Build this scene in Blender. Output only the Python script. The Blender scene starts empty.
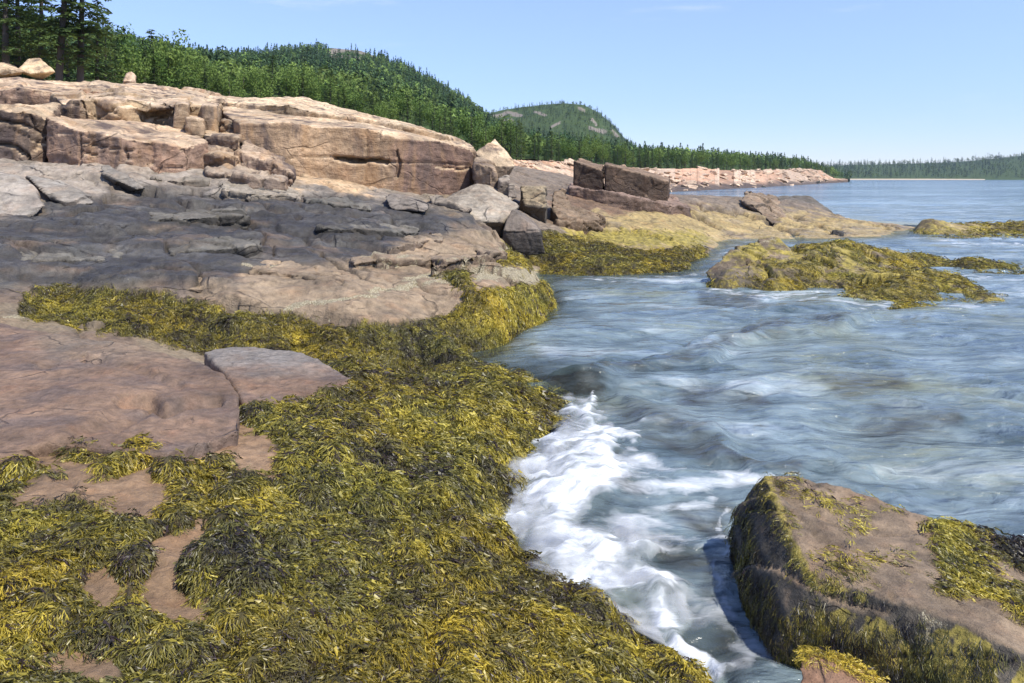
import bpy, bmesh, math, random
import numpy as np
from mathutils import Vector

rng = np.random.default_rng(11)
random.seed(11)
scene = bpy.context.scene
COL = scene.collection
F, H, HY, W2 = 800.0, 3.0, 178.0, 512.0      # focal length in px, eye height (m), horizon row, centre column

# ------------------------------------------------------------------ geometry helpers
def at(u, v, d):
    return ((u - W2) * d / F, d, H - (v - HY) * d / F)

def dz(v, z):
    return F * (H - z) / (v - HY)

def px(P):
    d = np.maximum(P[:, 1], 0.3)
    return W2 + P[:, 0] * F / d, HY + (H - P[:, 2]) * F / d

_g = np.random.default_rng(3)
_GR = _g.normal(size=(256, 3)); _GR /= np.linalg.norm(_GR, axis=1)[:, None]

def _hash(i, j, k, seed):
    h = (i * 374761393 + j * 668265263 + k * 2147483647 + seed * 1274126177) & 0xFFFFFFFF
    h = ((h ^ (h >> 13)) * 1274126177) & 0xFFFFFFFF
    return (h ^ (h >> 16)) & 0xFFFFFFFF

def perlin(P, seed=0):
    P = np.asarray(P, dtype=np.float64)
    I = np.floor(P).astype(np.int64); f = P - I
    w = f * f * f * (f * (f * 6 - 15) + 10)
    out = 0
    for a in (0, 1):
        for b in (0, 1):
            for c in (0, 1):
                g = _GR[_hash(I[:, 0] + a, I[:, 1] + b, I[:, 2] + c, seed) & 255]
                dot = g[:, 0] * (f[:, 0] - a) + g[:, 1] * (f[:, 1] - b) + g[:, 2] * (f[:, 2] - c)
                out = out + dot * (w[:, 0] if a else 1 - w[:, 0]) * (w[:, 1] if b else 1 - w[:, 1]) * (w[:, 2] if c else 1 - w[:, 2])
    return out * 1.6

def fbm(P, octv=4, seed=0, gain=0.5):
    P = np.asarray(P, dtype=np.float64); s = 0; a = 1.0
    for o in range(octv):
        s = s + a * perlin(P * (2.03 ** o), seed + o * 17); a *= gain
    return s

def worley(Q, seed=0):
    """2D cellular noise: F1, F2 and three random numbers of the nearest cell"""
    I = np.floor(Q).astype(np.int64)
    n = len(Q); F1 = np.full(n, 9.0); F2 = np.full(n, 9.0); idh = np.zeros(n, dtype=np.int64)
    cx = np.zeros(n); cy = np.zeros(n)
    for a in (-1, 0, 1):
        for b in (-1, 0, 1):
            i = I[:, 0] + a; j = I[:, 1] + b
            h = _hash(i, j, i * 0 + 7, seed)
            x = i + (h & 1023) / 1023.0; y = j + ((h >> 10) & 1023) / 1023.0
            d = np.hypot(Q[:, 0] - x, Q[:, 1] - y)
            nb = d < F1
            F2 = np.where(nb, F1, np.minimum(F2, d))
            F1 = np.where(nb, d, F1); idh = np.where(nb, h, idh)
            cx = np.where(nb, Q[:, 0] - x, cx); cy = np.where(nb, Q[:, 1] - y, cy)
    r1 = ((idh >> 3) & 1023) / 1023.0; r2 = ((idh >> 7) & 1023) / 1023.0; r3 = ((idh >> 13) & 1023) / 1023.0
    return F1, F2, r1, r2, r3, cx, cy

def sstep(a, b, x):
    t = np.clip((x - a) / (b - a), 0, 1)
    return t * t * (3 - 2 * t)

def polymask(u, v, poly, soft=3.0, jit=None, grow=0.0):
    """soft 0..1 mask of a polygon outline"""
    poly = np.array(poly, float)
    if jit is not None:
        u = u + jit[0]; v = v + jit[1]
    m = np.zeros(len(u))
    lo = poly.min(0) - soft * 2 - grow; hi = poly.max(0) + soft * 2 + grow
    s = (u > lo[0]) & (u < hi[0]) & (v > lo[1]) & (v < hi[1])
    if not s.any():
        return m
    U = u[s]; V = v[s]
    ins = np.zeros(len(U), bool); dist = np.full(len(U), 1e9)
    n = len(poly)
    for i in range(n):
        x0, y0 = poly[i]; x1, y1 = poly[(i + 1) % n]
        if y0 != y1:
            c = ((y0 > V) != (y1 > V)) & (U < (x1 - x0) * (V - y0) / (y1 - y0) + x0)
            ins ^= c
        ex, ey = x1 - x0, y1 - y0
        t = np.clip(((U - x0) * ex + (V - y0) * ey) / max(ex * ex + ey * ey, 1e-9), 0, 1)
        dist = np.minimum(dist, np.hypot(U - x0 - t * ex, V - y0 - t * ey))
    sd = np.where(ins, dist, -dist)
    m[s] = sstep(-soft, soft, sd + grow)
    return m

def linemask(u, v, line, jit=None):
    """0..1 falloff round a polyline of (u, v, half width)"""
    if jit is not None:
        u = u + jit[0]; v = v + jit[1]
    m = np.zeros(len(u)); L = np.array(line, float); wmax = L[:, 2].max() * 1.5
    s = (u > L[:, 0].min() - wmax) & (u < L[:, 0].max() + wmax) & (v > L[:, 1].min() - wmax) & (v < L[:, 1].max() + wmax)
    if not s.any():
        return m
    U = u[s]; V = v[s]; best = np.zeros(len(U))
    for (x0, y0, w0), (x1, y1, w1) in zip(L[:-1], L[1:]):
        ex, ey = x1 - x0, y1 - y0
        t = np.clip(((U - x0) * ex + (V - y0) * ey) / max(ex * ex + ey * ey, 1e-9), 0, 1)
        d = np.hypot(U - x0 - t * ex, V - y0 - t * ey) / (w0 + (w1 - w0) * t)
        best = np.maximum(best, 1 - d)
    m[s] = sstep(0, 1, np.clip(best, 0, 1))
    return m

class RBF:
    def __init__(self, pts, su=100.0, sd=5.0, eps=0.25, smooth=0.0):
        A = np.array(pts, float)
        self.su, self.sd, self.eps = su, sd, eps
        X = np.c_[A[:, 0] / su, np.log(A[:, 1]) * sd]; z = A[:, 2]
        n = len(X); self.X = X
        K = self.k(X, X) + np.eye(n) * smooth
        Pm = np.c_[np.ones(n), X]
        M = np.zeros((n + 3, n + 3)); M[:n, :n] = K; M[:n, n:] = Pm; M[n:, :n] = Pm.T
        self.w = np.linalg.solve(M, np.r_[z, 0, 0, 0])
    def k(self, A, B):
        d2 = ((A[:, None, :] - B[None, :, :]) ** 2).sum(2)
        return -np.sqrt(d2 + self.eps ** 2)
    def raw(self, u, d):
        X = np.c_[u / self.su, np.log(d) * self.sd]
        return self.k(X, self.X) @ self.w[:-3] + self.w[-3] + X @ self.w[-2:]
    def cache(self, u0, u1, d0, d1, nu=220, nd=220):
        self.gu = np.linspace(u0, u1, nu); self.gl = np.linspace(math.log(d0), math.log(d1), nd)
        U, L = np.meshgrid(self.gu, self.gl)
        self.Z = self.raw(U.ravel(), np.exp(L.ravel())).reshape(nd, nu)
    def __call__(self, u, d):
        fu = np.clip((u - self.gu[0]) / (self.gu[1] - self.gu[0]), 0, len(self.gu) - 1.001)
        fl = np.clip((np.log(d) - self.gl[0]) / (self.gl[1] - self.gl[0]), 0, len(self.gl) - 1.001)
        i = fu.astype(int); j = fl.astype(int); a = fu - i; b = fl - j
        Z = self.Z
        return (Z[j, i] * (1 - a) + Z[j, i + 1] * a) * (1 - b) + (Z[j + 1, i] * (1 - a) + Z[j + 1, i + 1] * a) * b

def mesh_np(name, V, Fc, attrs=None, smooth=True, mat=None, parent=None):
    """V (n,3); Fc (m,3) or (m,4); attrs {name: (n,3) colour or (n,) float}"""
    V = np.asarray(V, np.float32); Fc = np.asarray(Fc, np.int32)
    me = bpy.data.meshes.new(name)
    k = Fc.shape[1]
    me.vertices.add(len(V)); me.vertices.foreach_set('co', V.ravel())
    me.loops.add(Fc.size); me.loops.foreach_set('vertex_index', Fc.ravel())
    me.polygons.add(len(Fc)); me.polygons.foreach_set('loop_start', np.arange(0, Fc.size, k, dtype=np.int32))
    me.update(calc_edges=True)
    if smooth:
        me.polygons.foreach_set('use_smooth', np.ones(len(Fc), bool))
    set_attrs(me, attrs)
    o = bpy.data.objects.new(name, me); COL.objects.link(o)
    if mat: me.materials.append(mat)
    if parent: o.parent = parent
    return o

def set_attrs(me, attrs):
    for k, a in (attrs or {}).items():
        a = np.asarray(a, np.float32)
        if a.ndim == 2:
            at_ = me.attributes.new(k, 'FLOAT_COLOR', 'POINT')
            at_.data.foreach_set('color', np.c_[a, np.ones(len(a), np.float32)].astype(np.float32).ravel())
        else:
            at_ = me.attributes.new(k, 'FLOAT', 'POINT'); at_.data.foreach_set('value', a)

def gridfaces(nr, nc):
    i = np.arange(nr * nc).reshape(nr, nc)
    return np.stack([i[:-1, :-1].ravel(), i[:-1, 1:].ravel(), i[1:, 1:].ravel(), i[1:, :-1].ravel()], 1)

def vnormals(V, Fc):
    if Fc.shape[1] == 4:
        n = np.cross(V[Fc[:, 2]] - V[Fc[:, 0]], V[Fc[:, 3]] - V[Fc[:, 1]])
    else:
        n = np.cross(V[Fc[:, 1]] - V[Fc[:, 0]], V[Fc[:, 2]] - V[Fc[:, 0]])
    N = np.zeros_like(V)
    for c in range(Fc.shape[1]):
        np.add.at(N, Fc[:, c], n)
    return N / np.maximum(np.linalg.norm(N, axis=1), 1e-12)[:, None]

def tag(o, label=None, cat=None, group=None, kind=None):
    if label: o['label'] = label
    if cat: o['category'] = cat
    if group: o['group'] = group
    if kind: o['kind'] = kind
    return o

# ------------------------------------------------------------------ materials
def newmat(name):
    m = bpy.data.materials.new(name); m.use_nodes = True
    nt = m.node_tree; nt.nodes.clear()
    return m, nt

class NB:
    """small node-building helper"""
    def __init__(self, nt): self.nt = nt
    def n(self, t, **kw):
        x = self.nt.nodes.new(t)
        for k, v in kw.items(): setattr(x, k, v)
        return x
    def link(self, a, b): self.nt.links.new(a.outputs[0] if isinstance(a, bpy.types.Node) else a, b)
    def put(self, sock, v):
        if hasattr(v, 'links') or isinstance(v, bpy.types.NodeSocket): self.link(v, sock)
        else: sock.default_value = v
    def math(self, op, a, b=0.0, c=None, clamp=False):
        x = self.n('ShaderNodeMath', operation=op); x.use_clamp = clamp
        self.put(x.inputs[0], a); self.put(x.inputs[1], b)
        if c is not None: self.put(x.inputs[2], c)
        return x.outputs[0]
    def noise(self, vec, scale, detail=6, rough=0.55, dist=0.0):
        x = self.n('ShaderNodeTexNoise'); self.link(vec, x.inputs['Vector'])
        x.inputs['Scale'].default_value = scale; x.inputs['Detail'].default_value = detail
        x.inputs['Roughness'].default_value = rough; x.inputs['Distortion'].default_value = dist
        return x.outputs[0]
    def vor(self, vec, scale, feature='F1', out=0, rnd=1.0):
        x = self.n('ShaderNodeTexVoronoi', feature=feature); self.link(vec, x.inputs['Vector'])
        x.inputs['Scale'].default_value = scale; x.inputs['Randomness'].default_value = rnd
        return x.outputs[out]
    def mapr(self, v, a, b, c=0.0, d=1.0, smooth=False):
        x = self.n('ShaderNodeMapRange'); x.clamp = True
        if smooth: x.interpolation_type = 'SMOOTHSTEP'
        self.put(x.inputs[0], v)
        for i, q in zip((1, 2, 3, 4), (a, b, c, d)): self.put(x.inputs[i], q)
        return x.outputs[0]
    def mix(self, f, a, b, blend='MIX'):
        x = self.n('ShaderNodeMix', data_type='RGBA', blend_type=blend)
        self.put(x.inputs[0], f)
        for s, v in ((x.inputs[6], a), (x.inputs[7], b)):
            if isinstance(v, tuple) and len(v) == 3: v = v + (1,)
            self.put(s, v)
        return x.outputs[2]
    def attr(self, name, fac=False):
        x = self.n('ShaderNodeAttribute', attribute_name=name)
        return x.outputs['Fac'] if fac else x.outputs['Color']
    def ocoord(self): return self.n('ShaderNodeTexCoord').outputs['Object']
    def mapping(self, vec, scale=(1, 1, 1), rot=(0, 0, 0)):
        x = self.n('ShaderNodeMapping'); self.link(vec, x.inputs[0])
        x.inputs['Scale'].default_value = scale; x.inputs['Rotation'].default_value = rot
        return x.outputs[0]
    def warp(self, vec, scale, amt):
        x = self.n('ShaderNodeTexNoise'); self.link(vec, x.inputs['Vector']); x.inputs['Scale'].default_value = scale
        x.inputs['Detail'].default_value = 3
        s = self.n('ShaderNodeVectorMath', operation='SUBTRACT'); self.link(x.outputs['Color'], s.inputs[0]); s.inputs[1].default_value = (.5, .5, .5)
        m = self.n('ShaderNodeVectorMath', operation='MULTIPLY_ADD'); self.link(s.outputs[0], m.inputs[0]); m.inputs[1].default_value = (amt,) * 3
        self.link(vec, m.inputs[2]); return m.outputs[0]
    def bump(self, h, dist, strength=1.0, prev=None):
        x = self.n('ShaderNodeBump'); x.inputs['Distance'].default_value = dist; x.inputs['Strength'].default_value = strength
        self.link(h, x.inputs['Height'])
        if prev is not None: self.link(prev, x.inputs['Normal'])
        return x.outputs[0]
    def bsdf(self, color, rough, normal=None, spec=0.4, **kw):
        x = self.n('ShaderNodeBsdfPrincipled')
        self.put(x.inputs['Base Color'], color if not (isinstance(color, tuple) and len(color) == 3) else color + (1,))
        self.put(x.inputs['Roughness'], rough); self.put(x.inputs['Specular IOR Level'], spec)
        if normal is not None: self.link(normal, x.inputs['Normal'])
        for k, v in kw.items(): self.put(x.inputs[k.replace('_', ' ')], v)
        return x.outputs[0]
    def out(self, s, vol=None):
        o = self.n('ShaderNodeOutputMaterial')
        if s is not None: self.link(s, o.inputs['Surface'])
        if vol is not None: self.link(vol, o.inputs['Volume'])

def rock_material(name, s=1.0, crack=1.0, bumpk=1.0, stain=0.0, bedk=1.0):
    """granite: vertex colour 'col' with mottling, grain, cracks, barnacle crust ('aux'.r), wetness ('aux'.g), wrack film ('aux'.b)"""
    m, nt = newmat(name); b = NB(nt)
    c = b.ocoord(); w = b.warp(c, 0.9 * s, 0.5 / s)
    col = b.attr('col'); aux = b.attr('aux')
    sep = b.n('ShaderNodeSeparateColor'); b.link(aux, sep.inputs[0])
    n1 = b.noise(w, 0.9 * s, 8, 0.62); n2 = b.noise(c, 7 * s, 8, 0.65); n3 = b.noise(c, 60 * s, 4, 0.7)
    n4 = b.noise(w, 2.3 * s, 6, 0.6)
    # layered streaks following the bedding
    bed = b.noise(b.mapping(w, (0.6 * s, 0.6 * s, 5 * s), (0.12, -0.2, 0)), 1.5, 6, 0.6)
    k = b.math('MULTIPLY', b.mapr(n1, .3, .7, .62, 1.32), b.mapr(n2, .3, .7, .62, 1.34))
    k = b.math('MULTIPLY', k, b.mapr(n3, .3, .7, .8, 1.18))
    k = b.math('MULTIPLY', k, b.mapr(bed, .35, .65, 1 - .15 * bedk, 1 + .12 * bedk))
    comb = b.n('ShaderNodeCombineColor')
    for i in range(3): b.link(k, comb.inputs[i])
    base = b.mix(1.0, b.mix(1.0, col, (1.0, .985, .91), 'MULTIPLY'), comb.outputs[0], 'MULTIPLY')
    rust = b.mapr(n4, .52, .70, 0, .32)
    base = b.mix(rust, base, b.mix(1.0, base, (1.25, .92, .70), 'MULTIPLY'))
    grey = b.mapr(n4, .46, .30, 0, .5)
    base = b.mix(grey, base, b.mix(1.0, base, (.78, .86, .95), 'MULTIPLY'))
    if stain > 0:   # water and lichen streaks running down the face
        st = b.noise(b.mapping(w, (1.0, 1.0, 0.10)), 1.1, 6, 0.6)
        base = b.mix(b.mapr(st, .5, .64, 0, stain), base, (.085, .062, .055))
        st2 = b.noise(b.mapping(w, (1.3, 1.3, 0.12)), 0.9, 5, 0.6)
        base = b.mix(b.mapr(st2, .55, .68, 0, stain * .7), base, (.36, .22, .11))
    cr = b.vor(b.mapping(w, (1.0, 1.6, 2.6)), 0.55 * s, 'DISTANCE_TO_EDGE')
    gate = b.mapr(n1, .50, .60)
    crk = b.math('MULTIPLY', b.mapr(cr, .002, .014, 1, 0), gate)
    crk = b.math('MULTIPLY', crk, crack)
    base = b.mix(b.math('MULTIPLY', crk, .75), base, (.022, .018, .016))
    # barnacles
    bn = b.noise(c, 9 * s, 5, 0.7)
    bf = b.mapr(b.math('ADD', sep.outputs[0], b.math('MULTIPLY', b.math('SUBTRACT', bn, .5), 2.6)), .45, .75)
    bv = b.vor(c, 70 * s)
    bcol = b.mix(b.mapr(bv, .2, .6), (.60, .54, .38), (.27, .22, .13))
    base = b.mix(bf, base, bcol)
    # yellow-green film of short weed
    gn = b.noise(c, 4 * s, 7, 0.7)
    gf = b.mapr(b.math('ADD', sep.outputs[2], b.math('MULTIPLY', b.math('SUBTRACT', gn, .5), 1.6)), .4, .65)
    gcol = b.mix(b.mapr(n2, .35, .65), (.10, .085, .018), (.42, .33, .07))
    base = b.mix(gf, base, gcol)
    wet = b.math('MULTIPLY', sep.outputs[1], b.mapr(n2, .35, .6, .4, 1))
    rough = b.mapr(wet, 0, 1, .82, .38)
    h = b.math('ADD', b.math('MULTIPLY', n1, .9), b.math('MULTIPLY', n2, .25))
    h = b.math('ADD', h, b.math('MULTIPLY', n4, .45)); h = b.math('ADD', h, b.math('MULTIPLY', bed, .35 * bedk))
    h = b.math('SUBTRACT', h, b.math('MULTIPLY', crk, .45))
    nrm = b.bump(h, 0.16 / s * bumpk, 0.9)
    h2 = b.math('ADD', n3, b.math('MULTIPLY', b.math('MULTIPLY', bv, bf), -1.5))
    nrm = b.bump(h2, 0.014 / s, 0.8, nrm)
    b.out(b.bsdf(base, rough, nrm, .35)); return m

M_near = rock_material('granite_near', 1.6, 0.5, 1.0, 0.0, .15)
M_mid = rock_material('granite_mid', 0.75, .7)
M_cliff = rock_material('granite_cliff', 0.55, .5, 1.0, 0.9)
M_far = rock_material('granite_far', 0.14, 0.6, 0.7)

def weed_material(name):
    m, nt = newmat(name); b = NB(nt)
    col = b.attr('col'); n = b.noise(b.ocoord(), 25, 3)
    k = b.mapr(n, .3, .7, .75, 1.25)
    comb = b.n('ShaderNodeCombineColor')
    for i in range(3): b.link(k, comb.inputs[i])
    c = b.mix(1.0, col, comb.outputs[0], 'MULTIPLY')
    p = b.bsdf(c, .42, None, .5)
    t = b.n('ShaderNodeBsdfTranslucent'); b.link(c, t.inputs[0])
    x = b.n('ShaderNodeMixShader'); x.inputs[0].default_value = .28; b.link(p, x.inputs[1]); b.link(t, x.inputs[2])
    b.out(x.outputs[0]); return m
M_weed = weed_material('rockweed')

def leaf_material(name, c0, c1, attr=False):
    m, nt = newmat(name); b = NB(nt)
    oi = b.n('ShaderNodeObjectInfo').outputs['Random']
    n = b.noise(b.ocoord(), .35 if attr else .9, 4)
    if attr:
        col = b.attr('col')
    else:
        col = b.mix(b.mapr(b.math('ADD', b.math('MULTIPLY', oi, .6), b.math('MULTIPLY', b.math('SUBTRACT', n, .5), 1.2)), 0, .8), c0, c1)
    p = b.bsdf(col, .65, None, .2)
    t = b.n('ShaderNodeBsdfTranslucent'); b.link(col, t.inputs[0])
    x = b.n('ShaderNodeMixShader'); x.inputs[0].default_value = .25; b.link(p, x.inputs[1]); b.link(t, x.inputs[2])
    b.out(x.outputs[0]); return m
M_spruce = leaf_material('spruce_needles', (.045, .085, .028), (.145, .20, .052))
M_broad = leaf_material('birch_leaves', (.085, .15, .028), (.17, .235, .05))
M_forest = leaf_material('forest_leaves', None, None, True)
def bark_material():
    m, nt = newmat('bark'); b = NB(nt); c = b.ocoord()
    n = b.noise(b.mapping(c, (6, 6, 1.2)), 2, 6)
    b.out(b.bsdf(b.mix(n, (.03, .026, .022), (.10, .085, .072)), .9, b.bump(n, .05))); return m
M_bark = bark_material()

# ------------------------------------------------------------------ main shore terrain: heights through surveyed points
TP = []
def pz(u, v, z): TP.append((u, dz(v, z), z))
def pd(u, v, d): TP.append((u, d, H - (v - HY) * d / F))
def pr(u, d, z): TP.append((u, d, z))
# foreground shelf
for u, z in ((-260, 1.0), (0, .95), (150, .88), (300, .75), (430, .62), (550, .42)): pz(u, 683, z)
for u, z in ((-260, 1.0), (0, 1.0), (200, .85), (400, .6), (550, .35)): pr(u, 2.6, z)
pr(700, 3.4, .25); pr(640, 3.4, .33)
for u, v in ((712, 690), (640, 635), (600, 598), (555, 575), (505, 548), (500, 515), (530, 490), (525, 465), (545, 440), (560, 405), (535, 385), (480, 366), (425, 368)): pz(u, v, 0.0)
for u, v, z in ((640, 683, .18), (600, 640, .22), (560, 620, .32), (500, 600, .45), (450, 560, .42), (450, 500, .38), (480, 440, .30), (500, 405, .24), (440, 395, .36), (380, 380, .40),
                (400, 640, .62), (300, 600, .78), (150, 600, .9), (0, 600, .97), (-260, 600, 1.05), (350, 520, .62), (250, 520, .75), (100, 520, .88), (0, 520, .92), (-260, 500, 1.0),
                (380, 440, .50), (280, 450, .66), (250, 480, .72), (330, 400, .55), (340, 370, .42), (280, 360, .45),
                (120, 430, .75), (0, 440, .8), (200, 400, .62), (50, 380, .75), (-260, 400, .9), (150, 362, .58), (40, 345, .72), (-260, 340, .95)): pz(u, v, z)
for u, v, z in ((220, 350, .38), (300, 345, .40), (380, 350, .30), (420, 352, .20)): pz(u, v, z)
# seaweed ledge and its blunt end
for u, v, z in ((20, 312, .95), (60, 300, .92), (150, 305, .88), (240, 315, .80), (150, 332, .62), (80, 325, .75), (330, 318, .72), (420, 300, .78), (440, 325, .62), (480, 298, .80), (500, 300, .72),
                (350, 300, .92), (400, 285, .98), (450, 285, .92), (330, 335, .52), (400, 335, .48)): pz(u, v, z)
for u, d, z in ((520, 16.6, .85), (530, 18.3, .9), (505, 16.5, .95), (500, 19.0, 1.0), (535, 20.0, .8), (470, 18.0, 1.05)): pr(u, d, z)
for u, v in ((452, 360), (485, 352), (520, 335), (541, 318), (549, 300)): pz(u, v, -.02)
for u, d, z in ((549, 20.5, 0), (545, 22, -.1), (505, 22.0, .75), (490, 21.0, 1.1)): pr(u, d, z)
# sea floor on the right
for u, d, z in ((780, 3.2, -.6), (900, 3.2, -.8), (760, 4.6, -.5), (680, 6, -.5), (600, 7.5, -.45), (640, 9, -.6), (620, 12, -.7), (590, 11, -.35), (560, 14, -.55), (600, 16, -.8), (600, 20, -.7), (700, 8, -.8), (700, 13, -1.0),
                (850, 6, -1), (1050, 6, -1), (850, 12, -1.4), (1050, 14, -1.5), (700, 20, -1.0), (850, 22, -1.2), (1050, 25, -1.5), (1050, 40, -1.5), (1050, 75, -1.5), (950, 34, -.9), (860, 32, -.8), (980, 55, -1.4), (520, 14.5, -.45), (480, 13.4, -.25), (570, 21, -.45)): pr(u, d, z)
# purple ledges and the dark sloping face
for u, v, z in ((-260, 310, 1.2), (0, 290, 1.15), (100, 290, 1.08), (200, 290, 1.05), (300, 285, 1.05), (-260, 250, 1.9), (0, 250, 1.65), (120, 250, 1.55), (250, 250, 1.5), (330, 265, 1.25), (400, 262, 1.2), (450, 260, 1.15), (490, 245, 1.25), (440, 240, 1.4), (350, 240, 1.55)): pz(u, v, z)
for u, v, d in ((-260, 215, 18.5), (0, 215, 18), (100, 215, 18.5), (200, 215, 19.5), (300, 218, 20.5), (400, 218, 22.5), (0, 185, 20.5), (100, 188, 21), (200, 195, 22), (300, 196, 23.5), (-260, 165, 23), (0, 164, 22.5), (100, 168, 23), (200, 172, 24.5),
                (290, 178, 26), (330, 180, 27.5), (400, 195, 27), (440, 200, 28.5), (480, 215, 27), (500, 234, 24), (520, 222, 29), (380, 186, 29)): pd(u, v, d)
# ground behind the cliff blocks
for u, d, z in ((-260, 27, 3.9), (0, 26.5, 3.6), (100, 27, 3.5), (200, 28, 3.4), (300, 31, 3.2), (400, 33, 3.0), (460, 34, 2.8), (-260, 34, 5.6), (0, 34, 5.6), (120, 34, 5.2), (220, 34, 4.8), (300, 36, 4.8), (400, 38, 4.3), (470, 38, 3.6),
                (0, 42, 8.1), (100, 43, 8.0), (200, 43, 7.3), (300, 43, 6.6), (400, 43, 5.4), (460, 43, 4.4), (-260, 42, 8.6), (-260, 60, 10.5), (0, 60, 9.6), (110, 62, 9.2), (220, 70, 9.6), (320, 75, 9.0), (420, 75, 6.2), (480, 75, 5.0), (0, 75, 10.5), (-260, 75, 12)): pr(u, d, z)
# promontory
for u, v in ((520, 275), (560, 278), (600, 277), (650, 275), (682, 272), (703, 258)): pz(u, v, -.02)
for u, d, z in ((712, 33, .02), (722, 38, .0), (760, 39, .02), (820, 39.5, .03), (888, 41, 0), (914, 47, 0), (930, 50, -.3), (712, 29, -.4), (740, 33, -.5), (800, 35, -.5), (880, 37, -.5), (930, 42, -.5)): pr(u, d, z)
for u, v, d in ((520, 262, 25.3), (600, 264, 25.3), (650, 258, 27.2), (690, 250, 30), (520, 242, 27.5), (560, 238, 29.5), (600, 241, 30.5), (650, 228, 35), (700, 236, 36), (700, 216, 42), (750, 222, 44), (800, 224, 45), (850, 227, 45), (890, 230, 45),
                (560, 208, 36), (620, 206, 38.5), (680, 207, 42), (570, 190, 40), (620, 194, 42), (670, 197, 45), (720, 201, 48), (760, 203, 50), (540, 192, 42), (530, 210, 33), (780, 200, 53), (805, 201, 53), (835, 216, 50), (855, 220, 49), (905, 226, 47), (700, 196, 53), (740, 197, 54)): pd(u, v, d)
for u, d, z in ((640, 58, 1.2), (700, 62, .1), (760, 62, -.2), (830, 58, -.5), (900, 56, -.9), (640, 75, .6), (700, 75, -.7), (800, 75, -1.2), (560, 60, 3.2), (560, 75, 3.4), (600, 60, 2.5), (600, 75, 2.2), (520, 58, 3.6), (515, 75, 4.0)): pr(u, d, z)
TZ = RBF(TP, smooth=0.02); TZ.cache(-270, 1060, 2.5, 76, 300, 300)

_dd = np.exp(np.linspace(math.log(3), math.log(70), 1500))
def gd(u, v):
    z = TZ(np.full(1500, float(u)), _dd); i = np.argmax(z >= H - (v - HY) * _dd / F)
    return float(_dd[i])
def gv(u, d): return HY + (H - float(TZ(np.array([float(u)]), np.array([d]))[0])) * F / d
# outlines of the zones (weed, wet lichen band, bare patches, barnacles), mapped onto the ground they lie on
WEED = [(-270, 480), (0, 496), (18, 508), (40, 500), (70, 497), (98, 503), (112, 490), (135, 482), (165, 478), (205, 462), (250, 450), (243, 412), (300, 400), (352, 384), (322, 358), (298, 350), (205, 351), (190, 345), (130, 335), (75, 326), (20, 318), (26, 300), (60, 291),
        (130, 293), (170, 303), (240, 313), (330, 325), (400, 327), (432, 322), (470, 300), (466, 284), (440, 272), (480, 266), (541, 264), (552, 300), (545, 322), (485, 366), (530, 380), (566, 405), (548, 440), (530, 465), (536, 490), (504, 516), (510, 550), (560, 580), (604, 602), (645, 640), (720, 700), (720, 900), (-270, 900)]
WEED2 = [(508, 236), (545, 231), (590, 242), (640, 252), (700, 248), (706, 262), (690, 274), (640, 282), (520, 280), (505, 262)]
BARE = [[(112, 492), (150, 484), (170, 500), (150, 513), (125, 513)],
        [(150, 548), (163, 536), (188, 541), (202, 528), (196, 550), (178, 570), (176, 588), (196, 606), (186, 622), (165, 614), (148, 600), (156, 580)],
        [(78, 580), (108, 577), (120, 590), (112, 600), (84, 596)],
        [(205, 445), (240, 432), (268, 452), (272, 463), (235, 458)],
        [(52, 650), (98, 655), (105, 668), (60, 666)]]
TUFTS = [[(60, 447), (88, 447), (90, 462), (62, 462)], [(-20, 462), (22, 468), (30, 484), (0, 492), (-20, 490)], [(98, 452), (120, 446), (160, 456), (140, 470), (108, 478)], [(35, 470), (60, 474), (50, 482)]]
DARK = [(-270, 222), (0, 214), (40, 210), (60, 198), (150, 192), (240, 186), (330, 192), (395, 200), (435, 208), (500, 222), (440, 236), (405, 245), (380, 258), (320, 262), (255, 268), (240, 286), (120, 286), (0, 292), (-270, 306)]
GOLD = [(560, 232), (600, 214), (640, 214), (700, 207), (740, 212), (800, 212), (840, 217), (920, 223), (915, 234), (880, 244), (700, 250), (640, 262), (600, 246), (560, 245)]
REDB = [(560, 190), (600, 186), (660, 198), (700, 204), (690, 212), (640, 214), (600, 214), (565, 226), (545, 205)]
TANP = [(-270, 30), (500, 30), (500, 145), (470, 150), (400, 140), (240, 130), (0, 120), (-270, 120)]
TANS = [(284, 165), (330, 170), (390, 175), (392, 188), (360, 194), (300, 180)]
BARN = [[(-10, 318, 3), (18, 316, 5), (32, 318, 3)], [(210, 307, 3), (232, 312, 5), (262, 318, 5), (300, 306, 5), (340, 300, 5), (400, 287, 4), (445, 281, 5), (468, 284, 7), (474, 298, 8), (466, 310, 8)], [(468, 284, 6), (440, 274, 4), (400, 281, 3)],
        [(478, 274, 12), (505, 272, 14), (536, 276, 13), (550, 292, 9)], [(330, 322, 4), (400, 330, 6), (440, 322, 7)], [(240, 262, 2), (262, 270, 4), (280, 262, 2)], [(380, 266, 3), (440, 262, 5), (490, 256, 6), (508, 248, 6)], [(240, 395, 2), (243, 412, 4), (244, 425, 3)]]

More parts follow.
